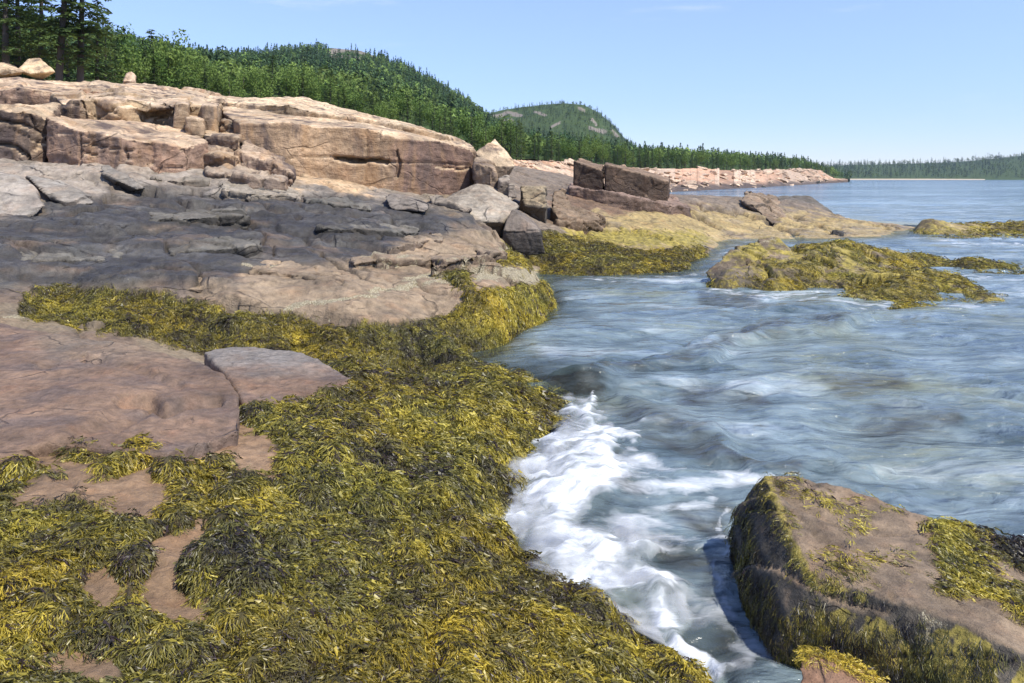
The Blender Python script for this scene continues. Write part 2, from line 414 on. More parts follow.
JOINTS = [[(655, 205, 2), (690, 215, 3), (722, 230, 2)], [(735, 213, 3), (770, 222, 4), (800, 238, 4)], [(590, 222, 1.5), (640, 232, 2.5), (690, 247, 2)], [(700, 205, 2), (730, 213, 2.5), (745, 216, 2)], [(830, 213, 1.5), (870, 222, 2), (900, 229, 1.5)], [(560, 236, 2), (600, 230, 2), (660, 238, 2)], [(610, 203, 2), (650, 208, 2.5), (692, 211, 2)], [(800, 222, 1.5), (840, 233, 2.5)], [(760, 212, 1.5), (800, 218, 2)],
          [(150, 199, 2.5), (200, 206, 3), (262, 224, 2.5)], [(60, 226, 2.5), (120, 232, 3), (182, 227, 2.5)], [(190, 189, 2), (250, 199, 2.5), (300, 217, 2)], [(228, 214, 2), (262, 232, 2.5), (276, 252, 2)], [(300, 206, 2), (340, 215, 2.5), (402, 222, 2)], [(0, 240, 2), (60, 246, 3), (130, 244, 2)], [(240, 274, 2), (300, 268, 3), (345, 286, 3)], [(320, 250, 2), (356, 272, 3), (382, 282, 2)], [(0, 186, 2), (40, 178, 2), (90, 176, 2)], [(100, 285, 2), (160, 276, 3), (230, 284, 2)], [(262, 222, 2), (330, 236, 3), (380, 238, 2)]]
def terrain():
    nu, nd = 640, 800
    us = np.linspace(-268, 1058, nu); ls = np.linspace(math.log(2.55), math.log(75.5), nd)
    U, L = np.meshgrid(us, ls); U = U.ravel(); D = np.exp(L.ravel())
    Z = TZ(U, D); X = (U - W2) * D / F
    P = np.c_[X, D, Z]
    u, v = px(P)
    jit = (fbm(P * 2.2, 3, 5) * np.minimum(14, 90 / D), fbm(P * 2.2, 3, 9) * np.minimum(9, 60 / D))
    weed = np.maximum(polymask(u, v, WEED, 3, jit), polymask(u, v, WEED2, 3, jit))
    for bp in BARE: weed *= 1 - polymask(u, v, bp, 4, jit, 13)
    weed *= 1 - polymask(u, v, [(462, 262), (540, 262), (549, 280), (532, 284), (504, 287), (480, 290), (466, 282)], 4, jit)
    for tp in TUFTS: weed = np.maximum(weed, polymask(u, v, tp, 3, jit))
    # heavy beds also cling below the line of the water
    # ---- relief
    rockm = 1 - weed
    amp = np.clip((D - 7) / 7, .12, 1.0)
    Q = np.c_[X, D]
    wq = Q + np.c_[fbm(np.c_[Q * .35, Q[:, :1] * 0], 3, 21), fbm(np.c_[Q * .35, Q[:, :1] * 0], 3, 22)] * .7
    R = np.array([[.93, .36], [-.36, .93]])
    a = (wq @ R) * np.array([.22, .42])
    F1, F2, r1, r2, r3, cx, cy = worley(a, 31)
    blk = (r1 - .5) * .42 + cx * (r2 - .5) * .55 + cy * (r3 - .5) * .8 - .16 * sstep(.09, 0, F2 - F1)
    b2 = (wq @ R) * np.array([.75, 1.5])
    G1, G2, s1, s2, s3, dx, dy = worley(b2, 41)
    blk2 = (s1 - .5) * .12 + dx * (s2 - .5) * .16 + dy * (s3 - .5) * .22 - .06 * sstep(.10, 0, G2 - G1)
    h = Z + amp * rockm * (blk * .42 + blk2 * .24) * (1 - .5 * sstep(28, 34, D)) * sstep(-.3, .5, Z)
    # bedding steps on the rock face
    pl = h + X * .06 - D * .02 + fbm(P * .3, 3, 51) * .25
    st = .34
    q = pl / st; fr = q - np.floor(q)
    terr = (np.floor(q) + sstep(.25, .75, fr)) * st - pl
    h += terr * rockm * sstep(9, 14, D) * .6 * sstep(.4, 1.2, h) * (1 - .95 * sstep(27, 32, D))
    pl2 = h + X * .11 + D * .035 + fbm(P * .6, 3, 53) * .12
    q2 = pl2 / .11; f2_ = q2 - np.floor(q2)
    h += ((np.floor(q2) + sstep(.35, .65, f2_)) * .11 - pl2) * rockm * sstep(10, 13, D) * sstep(.5, 1.1, h) * .4 * (1 - .95 * sstep(25, 30, D))
    jt = np.zeros(len(P)); jj = (fbm(P * 1.1, 3, 63) * 5, fbm(P * 1.1, 3, 64) * 4)
    for jl in JOINTS: jt = np.maximum(jt, linemask(u, v, jl, jj))
    h += rockm * (-jt * .16 * np.clip(D / 20, .6, 2) + fbm(P * 1.3, 4, 61) * .05 * np.clip(D / 15, .5, 1.4) + fbm(P * 5, 3, 62) * .022)
    # weed hummocks
    hum = np.abs(fbm(np.c_[X * 2.4, D * 2.4, Z * 0], 3, 71)) * .155 + fbm(np.c_[X, D, Z * 0] * .8, 2, 72) * .07
    h += weed * (hum * np.clip(1.1 - .0 * D, 0, 1) - .03)
    P[:, 2] = h
    u, v = px(P)
    # ---- colours
    n = fbm(P * .5, 3, 81)
    def mixc(c, m, k): return c * (1 - m[:, None]) + np.array(k)[None] * m[:, None]
    col = np.tile(np.array([.215, .17, .12]), (len(P), 1))
    col = mixc(col, sstep(0, .5, fbm(P * .7, 3, 82)), (.185, .135, .10))
    up = sstep(232, 200, v) * sstep(470, 380, u)
    col = mixc(col, up, (.30, .255, .215))
    jit2 = (fbm(P * .9, 4, 85) * 22, fbm(P * .9, 4, 86) * 9)
    wm = polymask(u, v, [(180, 300), (220, 268), (300, 262), (400, 240), (470, 232), (512, 240), (500, 262), (470, 330), (300, 330)], 10, jit2)
    col = mixc(col, wm * .9, (.285, .215, .150))
    dk = polymask(u, v, DARK, 9, jit2) * sstep(9, 13, D)
    col = mixc(col, dk * .96, (.052, .050, .049))
    lt = dk * sstep(.05, .6, fbm(np.c_[X * .8, D * 1.6, h * 5], 4, 88)) 
    col = mixc(col, lt * .5, (.15, .143, .135))  # pale mottles paint the wet sheen of the dark band as colour
    col = mixc(col, dk * sstep(.25, .7, fbm(np.c_[X * .5, D * 1.2, h * 4], 3, 89)) * .6, (.17, .125, .09))
    col = mixc(col, polymask(u, v, TANP, 5, jit2) * sstep(24, 27, D), (.50, .375, .255))
    col = mixc(col, polymask(u, v, TANS, 3, jit2) * sstep(20, 23, D), (.50, .36, .23))
    pr_ = sstep(490, 520, u) * sstep(25, 30, D)
    col = mixc(col, pr_, (.20, .16, .125))
    col = mixc(col, polymask(u, v, REDB, 3, jit2) * sstep(30, 33, D), (.18, .12, .082))
    gold = polymask(u, v, GOLD, 5, jit2) * sstep(22, 27, D)
    col = mixc(col, gold * (1 - .55 * sstep(.1, .5, fbm(P * .5, 4, 93))), (.37, .28, .13))
    col = mixc(col, sstep(51, 54, D) * sstep(640, 720, u), (.14, .13, .12))
    crack = np.maximum(sstep(.05, 0, F2 - F1) * .8, sstep(.05, 0, G2 - G1) * .6) * amp
    col = mixc(col, crack * rockm * .7, (.035, .03, .028)); col = mixc(col, sstep(.3, .9, jt) * rockm * .8, (.045, .036, .03))
    fore = sstep(12, 9, D)
    col = mixc(col, fore * rockm, (.245, .160, .098))
    col = mixc(col, weed, (.06, .05, .018))
    uw = sstep(.06, -.25, h)
    col = mixc(col, uw * .85, (.045, .045, .03))
    barn = np.zeros(len(P))
    for bl in BARN: barn = np.maximum(barn, linemask(u, v, bl, jit))
    barn *= sstep(10, 60, D) * 0 + 1
    wet = np.clip(dk * .8 + sstep(.5, .1, h) + gold * .3 + fore * .45, 0, 1)
    film = np.clip(gold * .26 + linemask(u, v, [(505, 238, 12), (560, 236, 16), (700, 240, 16)], jit) * .5, 0, 1)
    film = np.maximum(film, barn * .25)
    aux = np.c_[np.clip(barn * 1.05 * (1 - weed * .3), 0, 1), wet, film]
    Fc = gridfaces(nd, nu)
    o = mesh_np('shore_rock', P, Fc, {'col': col, 'aux': aux}, True, M_near)
    o.data.materials.append(M_mid)
    fd = D[Fc[:, 0]]
    o.data.polygons.foreach_set('material_index', (fd > 12.5).astype(np.int32))
    o.data.update()
    tag(o, kind='structure')
    return P, Fc, weed
TP_, TF_, TW_ = terrain()

# ------------------------------------------------------------------ rockweed fronds
def frond_templates(n=14):
    out = []
    g = np.random.default_rng(77)
    for i in range(n):
        V = []; Q = []
        bend = g.uniform(-.35, .35); lift = g.uniform(.10, .34); tw = g.uniform(-.5, .5)
        def strip(p0, ang, length, w, steps, x0):
            nonlocal V, Q
            p = np.array(p0, float); a = ang
            prev = None
            for s in range(steps + 1):
                ww = w * (1 - (.62 if x0 > .6 else .2) * s / steps)
                nx, ny = -math.sin(a), math.cos(a)
                z = lift * math.sin(min(1.0, p[0] * 1.05) * math.pi * .85) + tw * .06 * p[1]
                V.append((p[0] + nx * ww, p[1] + ny * ww, z + .03 * g.normal())); V.append((p[0] - nx * ww, p[1] - ny * ww, z + .03 * g.normal()))
                k = len(V) - 2
                if prev is not None: Q.append((prev, prev + 1, k + 1, k))
                prev = k
                p = p + np.array([math.cos(a), math.sin(a)]) * length / steps; a += bend * .3
            return p - np.array([math.cos(a), math.sin(a)]) * length / steps, a
        e, a = strip((0, 0), g.uniform(-.15, .15), .46, .016, 2, 0)
        for sgn in (-1, 1):
            e2, a2 = strip(e, a + sgn * g.uniform(.15, .45), .33, .021, 1, .4)
            for sg2 in (-1, 1):
                strip(e2, a2 + sg2 * g.uniform(.12, .45), g.uniform(.28, .52), .022, 2, .7)
        out.append((np.array(V), np.array(Q)))
    return out
FT = frond_templates()
PAL = np.array([[.034, .029, .026], [.080, .068, .030], [.135, .122, .030], [.225, .188, .032], [.345, .275, .036], [.52, .42, .06]])
def palette(t):
    t = np.clip(t, 0, 1) * (len(PAL) - 1.001); i = t.astype(int); f = (t - i)[:, None]
    return PAL[i] * (1 - f) + PAL[i + 1] * f

def fronds(name, P, Fc, weight, count, size, seed, label, cat, parent=None, bias=0.0, dref=5.0, hang=.6, power=1.7, lift=1.0, group=None, tone_uv=None):
    g = np.random.default_rng(seed)
    fn = np.cross(P[Fc[:, 2]] - P[Fc[:, 0]], (P[Fc[:, 3]] - P[Fc[:, 1]]) if Fc.shape[1] == 4 else (P[Fc[:, 1]] - P[Fc[:, 0]]))
    if Fc.shape[1] == 3: fn = -fn
    ar = np.linalg.norm(fn, axis=1); fn = fn / np.maximum(ar, 1e-12)[:, None]
    c = P[Fc].mean(1); d = c[:, 1]
    wf = weight[Fc].mean(1)
    prob = ar * np.clip(wf, 0, 1) * np.minimum(1, (dref / d) ** power)
    uu, vv = px(c); prob *= (uu > -170) & (uu < 1190) & (vv < 780)
    prob /= prob.sum()
    idx = g.choice(len(Fc), count, p=prob)
    r = g.random((count, 2))
    if Fc.shape[1] == 4:
        A, B, C, E = (P[Fc[idx, k]] for k in range(4)); s, t = r[:, :1], r[:, 1:]
        O = (A * (1 - s) + B * s) * (1 - t) + (E * (1 - s) + C * s) * t
    else:
        fl = r.sum(1) > 1; r[fl] = 1 - r[fl]
        A, B, C = (P[Fc[idx, k]] for k in range(3)); O = A + (B - A) * r[:, :1] + (C - A) * r[:, 1:]
    N = fn[idx]; N[N[:, 2] < -.2] *= -1
    dn = np.array([0, 0, -1.0]) - N * (-N[:, 2:3])
    f1 = perlin(O * 1.7, seed + 1); f2 = perlin(O * 1.7, seed + 2); f3 = perlin(O * 5, seed + 3); f4 = perlin(O * 5, seed + 4)
    t = dn * hang * 2.2 + np.c_[f1 + .6 * f3 + .25, f2 + .6 * f4 - .25, f1 * 0] * (1.0 - .35 * hang) + g.normal(size=(count, 3)) * .28
    t -= N * (t * N).sum(1, keepdims=True); t /= np.maximum(np.linalg.norm(t, axis=1), 1e-6)[:, None]
    sd = np.cross(N, t)
    sz = size * np.maximum(1, (O[:, 1] / dref)) ** .75 * g.uniform(.6, 1.2, count)
    up = g.uniform(.4, 1.5, count) * lift
    tone = .50 + bias + perlin(O * 1.1, seed + 5) * .26 + perlin(O * 3.6, seed + 6) * .42 + g.normal(size=count) * .17
    cl = palette(tone)
    if tone_uv is not None: tone = tone + tone_uv(*px(O))
    cl = palette(tone)
    tint = perlin(O * .9, seed + 7)
    cl = cl * np.c_[1 + .12 * tint, 1 + 0 * tint, 1 - .3 * tint]
    cl[g.random(count) < .10] = (.045, .030, .030)     # purple-brown old blades
    k = g.integers(0, len(FT), count)
    VV = []; QQ = []; CC = []; off = 0
    for q in range(len(FT)):
        s = np.where(k == q)[0]
        if not len(s): continue
        tv, tq = FT[q]; m = len(tv)
        bp = O[s][:, None] + (t[s][:, None] * tv[None, :, :1] + sd[s][:, None] * tv[None, :, 1:2] + N[s][:, None] * (tv[None, :, 2:] * up[s][:, None, None] + .03)) * sz[s][:, None, None]
        VV.append(bp.reshape(-1, 3)); QQ.append((tq[None] + (np.arange(len(s)) * m)[:, None, None] + off).reshape(-1, 4))
        sh = .8 + .4 * tv[:, 0]
        CC.append((cl[s][:, None] * sh[None, :, None]).reshape(-1, 3)); off += len(s) * m
    o = mesh_np(name, np.concatenate(VV), np.concatenate(QQ), {'col': np.concatenate(CC)}, True, M_weed, parent)
    if parent is None: tag(o, label, cat, group)
    tag(o, kind='stuff')
    return o

_u, _v = px(TP_)
near_w = TW_ * (TP_[:, 2] > -.12) * (TP_[:, 1] < 11.6) * (1 - polymask(_u, _v, [(570, 370), (640, 370), (640, 425), (570, 425)], 1))
mid_w = TW_ * (TP_[:, 2] > -.10) * (TP_[:, 1] >= 11.2) * (TP_[:, 1] < 22.5)
far_w = TW_ * (TP_[:, 2] > -.06) * (TP_[:, 1] >= 22.5)
fronds('rockweed_bed', TP_, TF_, near_w, 230000, .082, 101, 'wide bed of yellow-green rockweed covering the foreground shelf', 'seaweed', dref=4.0, power=1.75)
fronds('rockweed_bed', TP_, TF_, mid_w, 95000, .066, 102, 'rockweed draped over the ledge between purple slab and barnacled rock', 'seaweed', dref=6.0, bias=-.02, tone_uv=lambda u, v: .24 * sstep(430, 490, u) * sstep(345, 325, v))
fronds('rockweed_bed', TP_, TF_, far_w, 20000, .075, 103, 'olive rockweed bed at the foot of the brown promontory across the inlet', 'seaweed', dref=7.0, bias=.02)

# ------------------------------------------------------------------ separate rocks
def const(c, aux=(0, 0, 0), var=.25):
    c = np.array(c)
    def f(P, N, u, v, s):
        k = 1 + var * fbm(P * .8, 3, s)[:, None]
        return np.clip(c[None] * k, .005, .9), np.tile(np.array(aux, float), (len(P), 1))
    return f

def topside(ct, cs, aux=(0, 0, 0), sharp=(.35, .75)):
    """bleached upper faces over darker sides; lit tops and shaded sides painted in"""
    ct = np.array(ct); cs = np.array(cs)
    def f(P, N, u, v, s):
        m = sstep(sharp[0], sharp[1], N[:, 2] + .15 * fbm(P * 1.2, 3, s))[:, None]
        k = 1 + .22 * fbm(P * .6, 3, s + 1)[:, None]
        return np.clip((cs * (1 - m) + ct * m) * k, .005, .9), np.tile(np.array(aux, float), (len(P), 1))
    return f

_bs = [500]
def remeshed(V, faces, vox, smooth_it):
    me = bpy.data.meshes.new('tmp'); bm = bmesh.new()
    bv = [bm.verts.new(p) for p in V]
    for f in faces:
        try: bm.faces.new([bv[i] for i in f])
        except ValueError: pass
    bmesh.ops.triangulate(bm, faces=bm.faces[:]); bmesh.ops.recalc_face_normals(bm, faces=bm.faces[:])
    bm.to_mesh(me); bm.free()
    o = bpy.data.objects.new('tmp', me); COL.objects.link(o)
    r = o.modifiers.new('r', 'REMESH'); r.mode = 'VOXEL'; r.voxel_size = vox; r.adaptivity = 0
    if smooth_it:
        s = o.modifiers.new('s', 'SMOOTH'); s.factor = .5; s.iterations = smooth_it
    dg = bpy.context.evaluated_depsgraph_get(); dg.update()
    ev = o.evaluated_get(dg); em = ev.to_mesh()
    n = len(em.vertices); P = np.zeros(n * 3); em.vertices.foreach_get('co', P); P = P.reshape(-1, 3)
    em.calc_loop_triangles()
    T = np.zeros(len(em.loop_triangles) * 3, np.int32); em.loop_triangles.foreach_get('vertices', T); T = T.reshape(-1, 3)
    ev.to_mesh_clear(); bpy.data.objects.remove(o); bpy.data.meshes.remove(me)
    return P, T

def block(name, label, cat, top, zb, vox, colf, mat, flare=1.04, disp=.10, freq=1.0, smooth_it=2, ledge=0.0, shift=(0, 0), group=None, post=None, facets=.0, ring=None, carve=()):
    """rock with a surveyed upper outline (u, v, distance) standing down to the height zb"""
    _bs[0] += 10; s = _bs[0]
    T = np.array([at(*p) for p in top]); c = T.mean(0)
    B = T.copy(); B[:, :2] = c[:2] + (T[:, :2] - c[:2]) * flare + np.array(shift); B[:, 2] = zb
    n = len(T)
    rows = [T]
    if ring:
        for dzr, fl, sh in ring:
            Rg = T.copy(); Rg[:, :2] = c[:2] + (T[:, :2] - c[:2]) * fl + np.array(sh); Rg[:, 2] = T[:, 2] - dzr; rows.append(Rg)
    rows.append(B); m = len(rows)
    faces = [list(range(n)), list(range(m * n - 1, (m - 1) * n - 1, -1))] + [[r * n + i, r * n + (i + 1) % n, (r + 1) * n + (i + 1) % n, (r + 1) * n + i] for r in range(m - 1) for i in range(n)]
    P, Tr = remeshed(np.concatenate(rows), faces, vox, smooth_it)
    N = vnormals(P, Tr)
    h = fbm(P * freq, 4, s) * disp
    if facets:
        q = np.c_[P[:, 0] + P[:, 1] * .5, P[:, 2] * 1.6 + P[:, 1] * .5] * freq * .9 + fbm(P * freq * .6, 2, s + 4)[:, None] * .3
        f1, f2, r1, r2, r3, cx, cy = worley(q, s)
        h += facets * ((r1 - .5) + cx * (r2 - .5) * 1.2 + cy * (r3 - .5) * 1.2 - .7 * sstep(.08, 0, f2 - f1))
    if ledge:
        q = (P[:, 2] + .12 * P[:, 0] * .3 + fbm(P * .5, 2, s + 3) * .25) / (ledge * 3.2)
        fr = q - np.floor(q)
        h += ((sstep(.0, .12, fr) - 1) * .8 + (_hash(np.floor(q).astype(np.int64), np.floor(q).astype(np.int64) * 0, np.floor(q).astype(np.int64) * 0, s) & 255) / 255.0 - .5) * ledge * (1 - np.abs(N[:, 2]))
    if carve:
        u_, v_ = px(P); fr_ = sstep(.55, .25, N[:, 2]) * sstep(.1, -.2, N[:, 1])
        for ln_, a_ in carve: P[:, 1] += fr_ * a_ * sstep(0, .7, linemask(u_, v_, ln_, (fbm(P * .9, 2, s + 8) * 2.5, fbm(P * .9, 2, s + 9) * 2.5)))
    P = P + N * h[:, None] + N * (fbm(P * freq * 5, 4, s + 5) * disp * .32)[:, None]
    if post is not None: P = post(P, N)
    N = vnormals(P, Tr); u, v = px(P)
    col, aux = colf(P, N, u, v, s)
    o = mesh_np(name, P, Tr, {'col': col, 'aux': aux}, True, mat)
    tag(o, label, cat, group)
    return o, P, Tr, N

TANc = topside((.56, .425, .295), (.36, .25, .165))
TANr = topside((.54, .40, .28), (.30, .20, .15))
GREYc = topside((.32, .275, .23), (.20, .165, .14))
BRN = topside((.22, .155, .11), (.070, .047, .034))  # brown rock, its shaded sides painted much darker than the lit top
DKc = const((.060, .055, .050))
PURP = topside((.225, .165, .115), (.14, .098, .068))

# upper left tiers
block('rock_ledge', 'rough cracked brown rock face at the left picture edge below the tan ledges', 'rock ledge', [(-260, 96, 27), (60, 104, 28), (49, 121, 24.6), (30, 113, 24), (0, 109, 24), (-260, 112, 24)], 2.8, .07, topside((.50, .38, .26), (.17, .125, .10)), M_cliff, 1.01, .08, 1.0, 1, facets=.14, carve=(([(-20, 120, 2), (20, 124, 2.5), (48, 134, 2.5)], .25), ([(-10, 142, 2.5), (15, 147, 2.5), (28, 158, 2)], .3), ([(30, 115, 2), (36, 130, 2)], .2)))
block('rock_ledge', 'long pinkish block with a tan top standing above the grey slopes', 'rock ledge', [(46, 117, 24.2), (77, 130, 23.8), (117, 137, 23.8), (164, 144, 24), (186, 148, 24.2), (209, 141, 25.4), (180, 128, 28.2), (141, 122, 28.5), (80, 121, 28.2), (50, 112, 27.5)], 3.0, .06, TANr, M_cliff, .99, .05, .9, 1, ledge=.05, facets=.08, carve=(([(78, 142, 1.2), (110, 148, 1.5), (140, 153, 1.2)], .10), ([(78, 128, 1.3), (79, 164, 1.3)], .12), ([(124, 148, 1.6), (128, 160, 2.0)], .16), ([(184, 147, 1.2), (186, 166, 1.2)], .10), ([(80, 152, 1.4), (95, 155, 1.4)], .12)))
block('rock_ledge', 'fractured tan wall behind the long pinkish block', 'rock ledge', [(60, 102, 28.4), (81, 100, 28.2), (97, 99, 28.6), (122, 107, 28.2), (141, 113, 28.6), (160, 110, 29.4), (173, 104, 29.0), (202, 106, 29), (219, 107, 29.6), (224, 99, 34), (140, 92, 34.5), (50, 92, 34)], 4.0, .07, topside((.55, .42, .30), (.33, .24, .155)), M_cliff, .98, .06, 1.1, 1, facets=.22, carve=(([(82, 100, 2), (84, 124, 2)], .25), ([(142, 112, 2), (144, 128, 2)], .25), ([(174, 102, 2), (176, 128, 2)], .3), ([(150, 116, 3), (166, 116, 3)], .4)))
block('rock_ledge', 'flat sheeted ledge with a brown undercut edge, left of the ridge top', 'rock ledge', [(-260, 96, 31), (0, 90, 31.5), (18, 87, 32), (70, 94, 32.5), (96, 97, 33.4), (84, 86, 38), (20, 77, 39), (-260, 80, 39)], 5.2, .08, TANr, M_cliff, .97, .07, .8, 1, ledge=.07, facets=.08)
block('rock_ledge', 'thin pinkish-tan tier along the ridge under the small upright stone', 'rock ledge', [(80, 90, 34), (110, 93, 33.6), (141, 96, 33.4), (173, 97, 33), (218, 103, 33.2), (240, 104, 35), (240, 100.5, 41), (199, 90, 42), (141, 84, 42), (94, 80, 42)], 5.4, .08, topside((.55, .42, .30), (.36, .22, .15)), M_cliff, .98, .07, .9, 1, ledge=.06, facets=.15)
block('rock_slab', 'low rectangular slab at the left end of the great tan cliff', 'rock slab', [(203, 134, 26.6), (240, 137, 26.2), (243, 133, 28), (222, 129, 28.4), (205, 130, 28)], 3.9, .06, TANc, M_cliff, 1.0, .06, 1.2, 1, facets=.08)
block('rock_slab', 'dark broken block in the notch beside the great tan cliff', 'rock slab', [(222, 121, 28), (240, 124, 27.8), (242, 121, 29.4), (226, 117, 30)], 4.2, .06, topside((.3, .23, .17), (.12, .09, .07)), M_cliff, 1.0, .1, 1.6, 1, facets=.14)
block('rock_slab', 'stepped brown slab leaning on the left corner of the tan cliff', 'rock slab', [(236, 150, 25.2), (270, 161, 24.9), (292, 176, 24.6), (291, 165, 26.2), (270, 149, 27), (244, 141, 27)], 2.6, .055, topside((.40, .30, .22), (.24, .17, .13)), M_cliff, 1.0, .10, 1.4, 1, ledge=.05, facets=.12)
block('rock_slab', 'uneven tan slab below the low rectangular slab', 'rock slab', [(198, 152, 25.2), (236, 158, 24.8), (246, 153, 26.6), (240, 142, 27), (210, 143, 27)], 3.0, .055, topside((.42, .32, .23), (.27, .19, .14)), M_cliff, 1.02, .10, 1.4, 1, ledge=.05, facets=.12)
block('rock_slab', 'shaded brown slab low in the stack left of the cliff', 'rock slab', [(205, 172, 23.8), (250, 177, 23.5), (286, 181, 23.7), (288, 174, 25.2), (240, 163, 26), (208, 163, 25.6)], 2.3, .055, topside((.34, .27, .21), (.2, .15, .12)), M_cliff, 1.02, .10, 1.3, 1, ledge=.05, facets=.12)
# the great cliff
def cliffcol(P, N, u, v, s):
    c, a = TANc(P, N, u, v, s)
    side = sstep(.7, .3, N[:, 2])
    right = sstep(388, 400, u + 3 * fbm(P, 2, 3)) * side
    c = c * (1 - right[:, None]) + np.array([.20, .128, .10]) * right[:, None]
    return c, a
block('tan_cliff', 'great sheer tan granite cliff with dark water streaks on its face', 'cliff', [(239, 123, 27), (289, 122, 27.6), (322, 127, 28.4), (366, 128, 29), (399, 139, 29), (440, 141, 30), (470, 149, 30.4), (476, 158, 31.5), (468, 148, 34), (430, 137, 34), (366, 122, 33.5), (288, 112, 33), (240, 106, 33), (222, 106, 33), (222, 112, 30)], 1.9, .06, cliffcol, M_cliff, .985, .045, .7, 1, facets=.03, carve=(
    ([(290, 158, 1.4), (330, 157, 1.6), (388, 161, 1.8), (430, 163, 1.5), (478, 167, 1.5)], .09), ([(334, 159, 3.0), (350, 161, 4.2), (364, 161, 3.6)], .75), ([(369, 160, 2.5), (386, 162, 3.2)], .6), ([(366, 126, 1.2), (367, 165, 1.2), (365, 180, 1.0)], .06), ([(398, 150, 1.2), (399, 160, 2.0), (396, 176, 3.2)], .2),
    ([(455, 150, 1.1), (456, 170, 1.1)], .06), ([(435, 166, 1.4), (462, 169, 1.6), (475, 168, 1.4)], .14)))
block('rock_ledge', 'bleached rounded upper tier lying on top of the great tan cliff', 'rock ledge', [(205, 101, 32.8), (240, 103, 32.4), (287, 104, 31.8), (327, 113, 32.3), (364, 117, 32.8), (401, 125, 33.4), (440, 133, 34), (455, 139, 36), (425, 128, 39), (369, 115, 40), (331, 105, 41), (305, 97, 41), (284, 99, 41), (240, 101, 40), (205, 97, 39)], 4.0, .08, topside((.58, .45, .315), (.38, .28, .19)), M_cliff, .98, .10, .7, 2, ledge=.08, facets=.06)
block('rock_slab', 'low dark-streaked slab at the right end of the cliff top', 'rock slab', [(432, 140, 33), (462, 147, 32.6), (475, 151, 33), (474, 146, 36), (445, 135, 37)], 3.6, .07, TANc, M_cliff, 1.0, .08, 1, 1, facets=.06)
block('rock_block', 'tan squared block tucked under the pointed boulder beside the cliff', 'rock block', [(474, 163, 29.5), (490, 166, 29), (497, 172, 29.2), (494, 160, 31), (478, 157, 31)], 1.8, .05, topside((.46, .35, .25), (.36, .26, .18)), M_cliff, 1.02, .06, 1.3, 1, facets=.08)
# pointed boulder
WALL = topside((.55, .42, .30), (.34, .245, .165))
SEAT = ('dark leaning slab', 'dark hollow-faced', 'grey rounded hump', 'black shaded block', 'narrow dark stone')
def boulder(name, label, cat, pts, vox, colf, mat, disp=.06, freq=1.2, facets=.08, smooth_it=1, group=None):
    """angular boulder: convex hull of surveyed corners"""
    _bs[0] += 10; s = _bs[0]
    me = bpy.data.meshes.new('tmp'); bm = bmesh.new()
    if label and label.startswith(SEAT):
        m_ = np.array(pts).mean(0); dl = gd(m_[0], m_[1]) - m_[2] - .15; pts = [(a_, b_, c_ + dl) for a_, b_, c_ in pts]
    for p in pts: bm.verts.new(at(*p))
    r = bmesh.ops.convex_hull(bm, input=bm.verts[:])
    bmesh.ops.delete(bm, geom=[g for g in r['geom_interior'] if isinstance(g, bmesh.types.BMVert)], context='VERTS')
    bm.verts.index_update()
    V = [tuple(v.co) for v in bm.verts]; Fs = [[v.index for v in f.verts] for f in bm.faces]; bm.free(); bpy.data.meshes.remove(me)
    P, Tr = remeshed(V, Fs, vox, smooth_it); N = vnormals(P, Tr)
    h = fbm(P * freq, 4, s) * disp
    q = np.c_[P[:, 0] + P[:, 1] * .5, P[:, 2] * 1.4 + P[:, 1] * .4] * freq
    f1, f2, r1, r2, r3, cx, cy = worley(q, s)
    h += facets * ((r1 - .5) + cx * (r2 - .5) + cy * (r3 - .5) - .5 * sstep(.07, 0, f2 - f1))
    P = P + N * h[:, None]; N = vnormals(P, Tr); u, v = px(P)
    col, aux = colf(P, N, u, v, s)
    o = mesh_np(name, P, Tr, {'col': col, 'aux': aux}, True, mat); tag(o, label, cat, group)
    return o, P, Tr, N
for lab_, (a0, b0, a1, b1, dd) in (('upright pale block near the right end of the fractured wall', (174, 103, 188, 130, 27.8)), ('narrow upright block closing the fractured wall by the great cliff', (200, 106, 218, 131, 28.0)), ('low squared block at the foot of the upright pale block', (186, 118, 203, 139, 27.0))):
    q_ = np.random.default_rng(int(a0)); j_ = lambda k=1.6: q_.uniform(-k, k)
    boulder('rock_block', lab_, 'rock block', [(a0 + j_(), b0 + j_(), dd), (a1 + j_(), b0 + 2 + j_(), dd + .2), (a0 + j_(), b1 + 3, dd - .15), (a1 + j_(), b1 + 4, dd), (a0 + 2, b0 - 3 + j_(), dd + 2.2), (a1 + 2, b0 - 2 + j_(), dd + 2.4), (a0, b1 + 2, dd + 2), (a1, b1 + 2, dd + 2), ((a0 + a1) / 2 + j_(3), b0 - 1 + j_(), dd - .1)], .05, WALL, M_cliff, .03, 1.2, .06, 1)
boulder('boulder', 'tall pointed tan boulder leaning beside the end of the cliff', 'boulder', [(495, 137, 32), (476, 153, 31), (515, 166, 30.5), (500, 180, 30.4), (484, 166, 30.2), (512, 160, 33), (480, 156, 33.5), (503, 190, 31.5), (486, 185, 32)], .05, topside((.56, .43, .30), (.27, .205, .155), sharp=(-.1, .3)), M_cliff, .05, 1.0, .06)
boulder('boulder', 'small square grey stone below the pointed boulder', 'boulder', [(498, 178, 29), (508, 176, 29), (510, 180, 28.6), (500, 182, 28.5), (498, 194, 28.6), (509, 196, 28.6), (507, 192, 30), (508, 177, 30)], .04, GREYc, M_mid)
boulder('boulder', 'small upright stone wedged beside the square grey stone', 'boulder', [(509, 185, 28.4), (515, 185, 28.4), (516, 198, 28.2), (508, 198, 28.2), (512, 183, 29.4), (517, 197, 29.4)], .04, GREYc, M_mid)
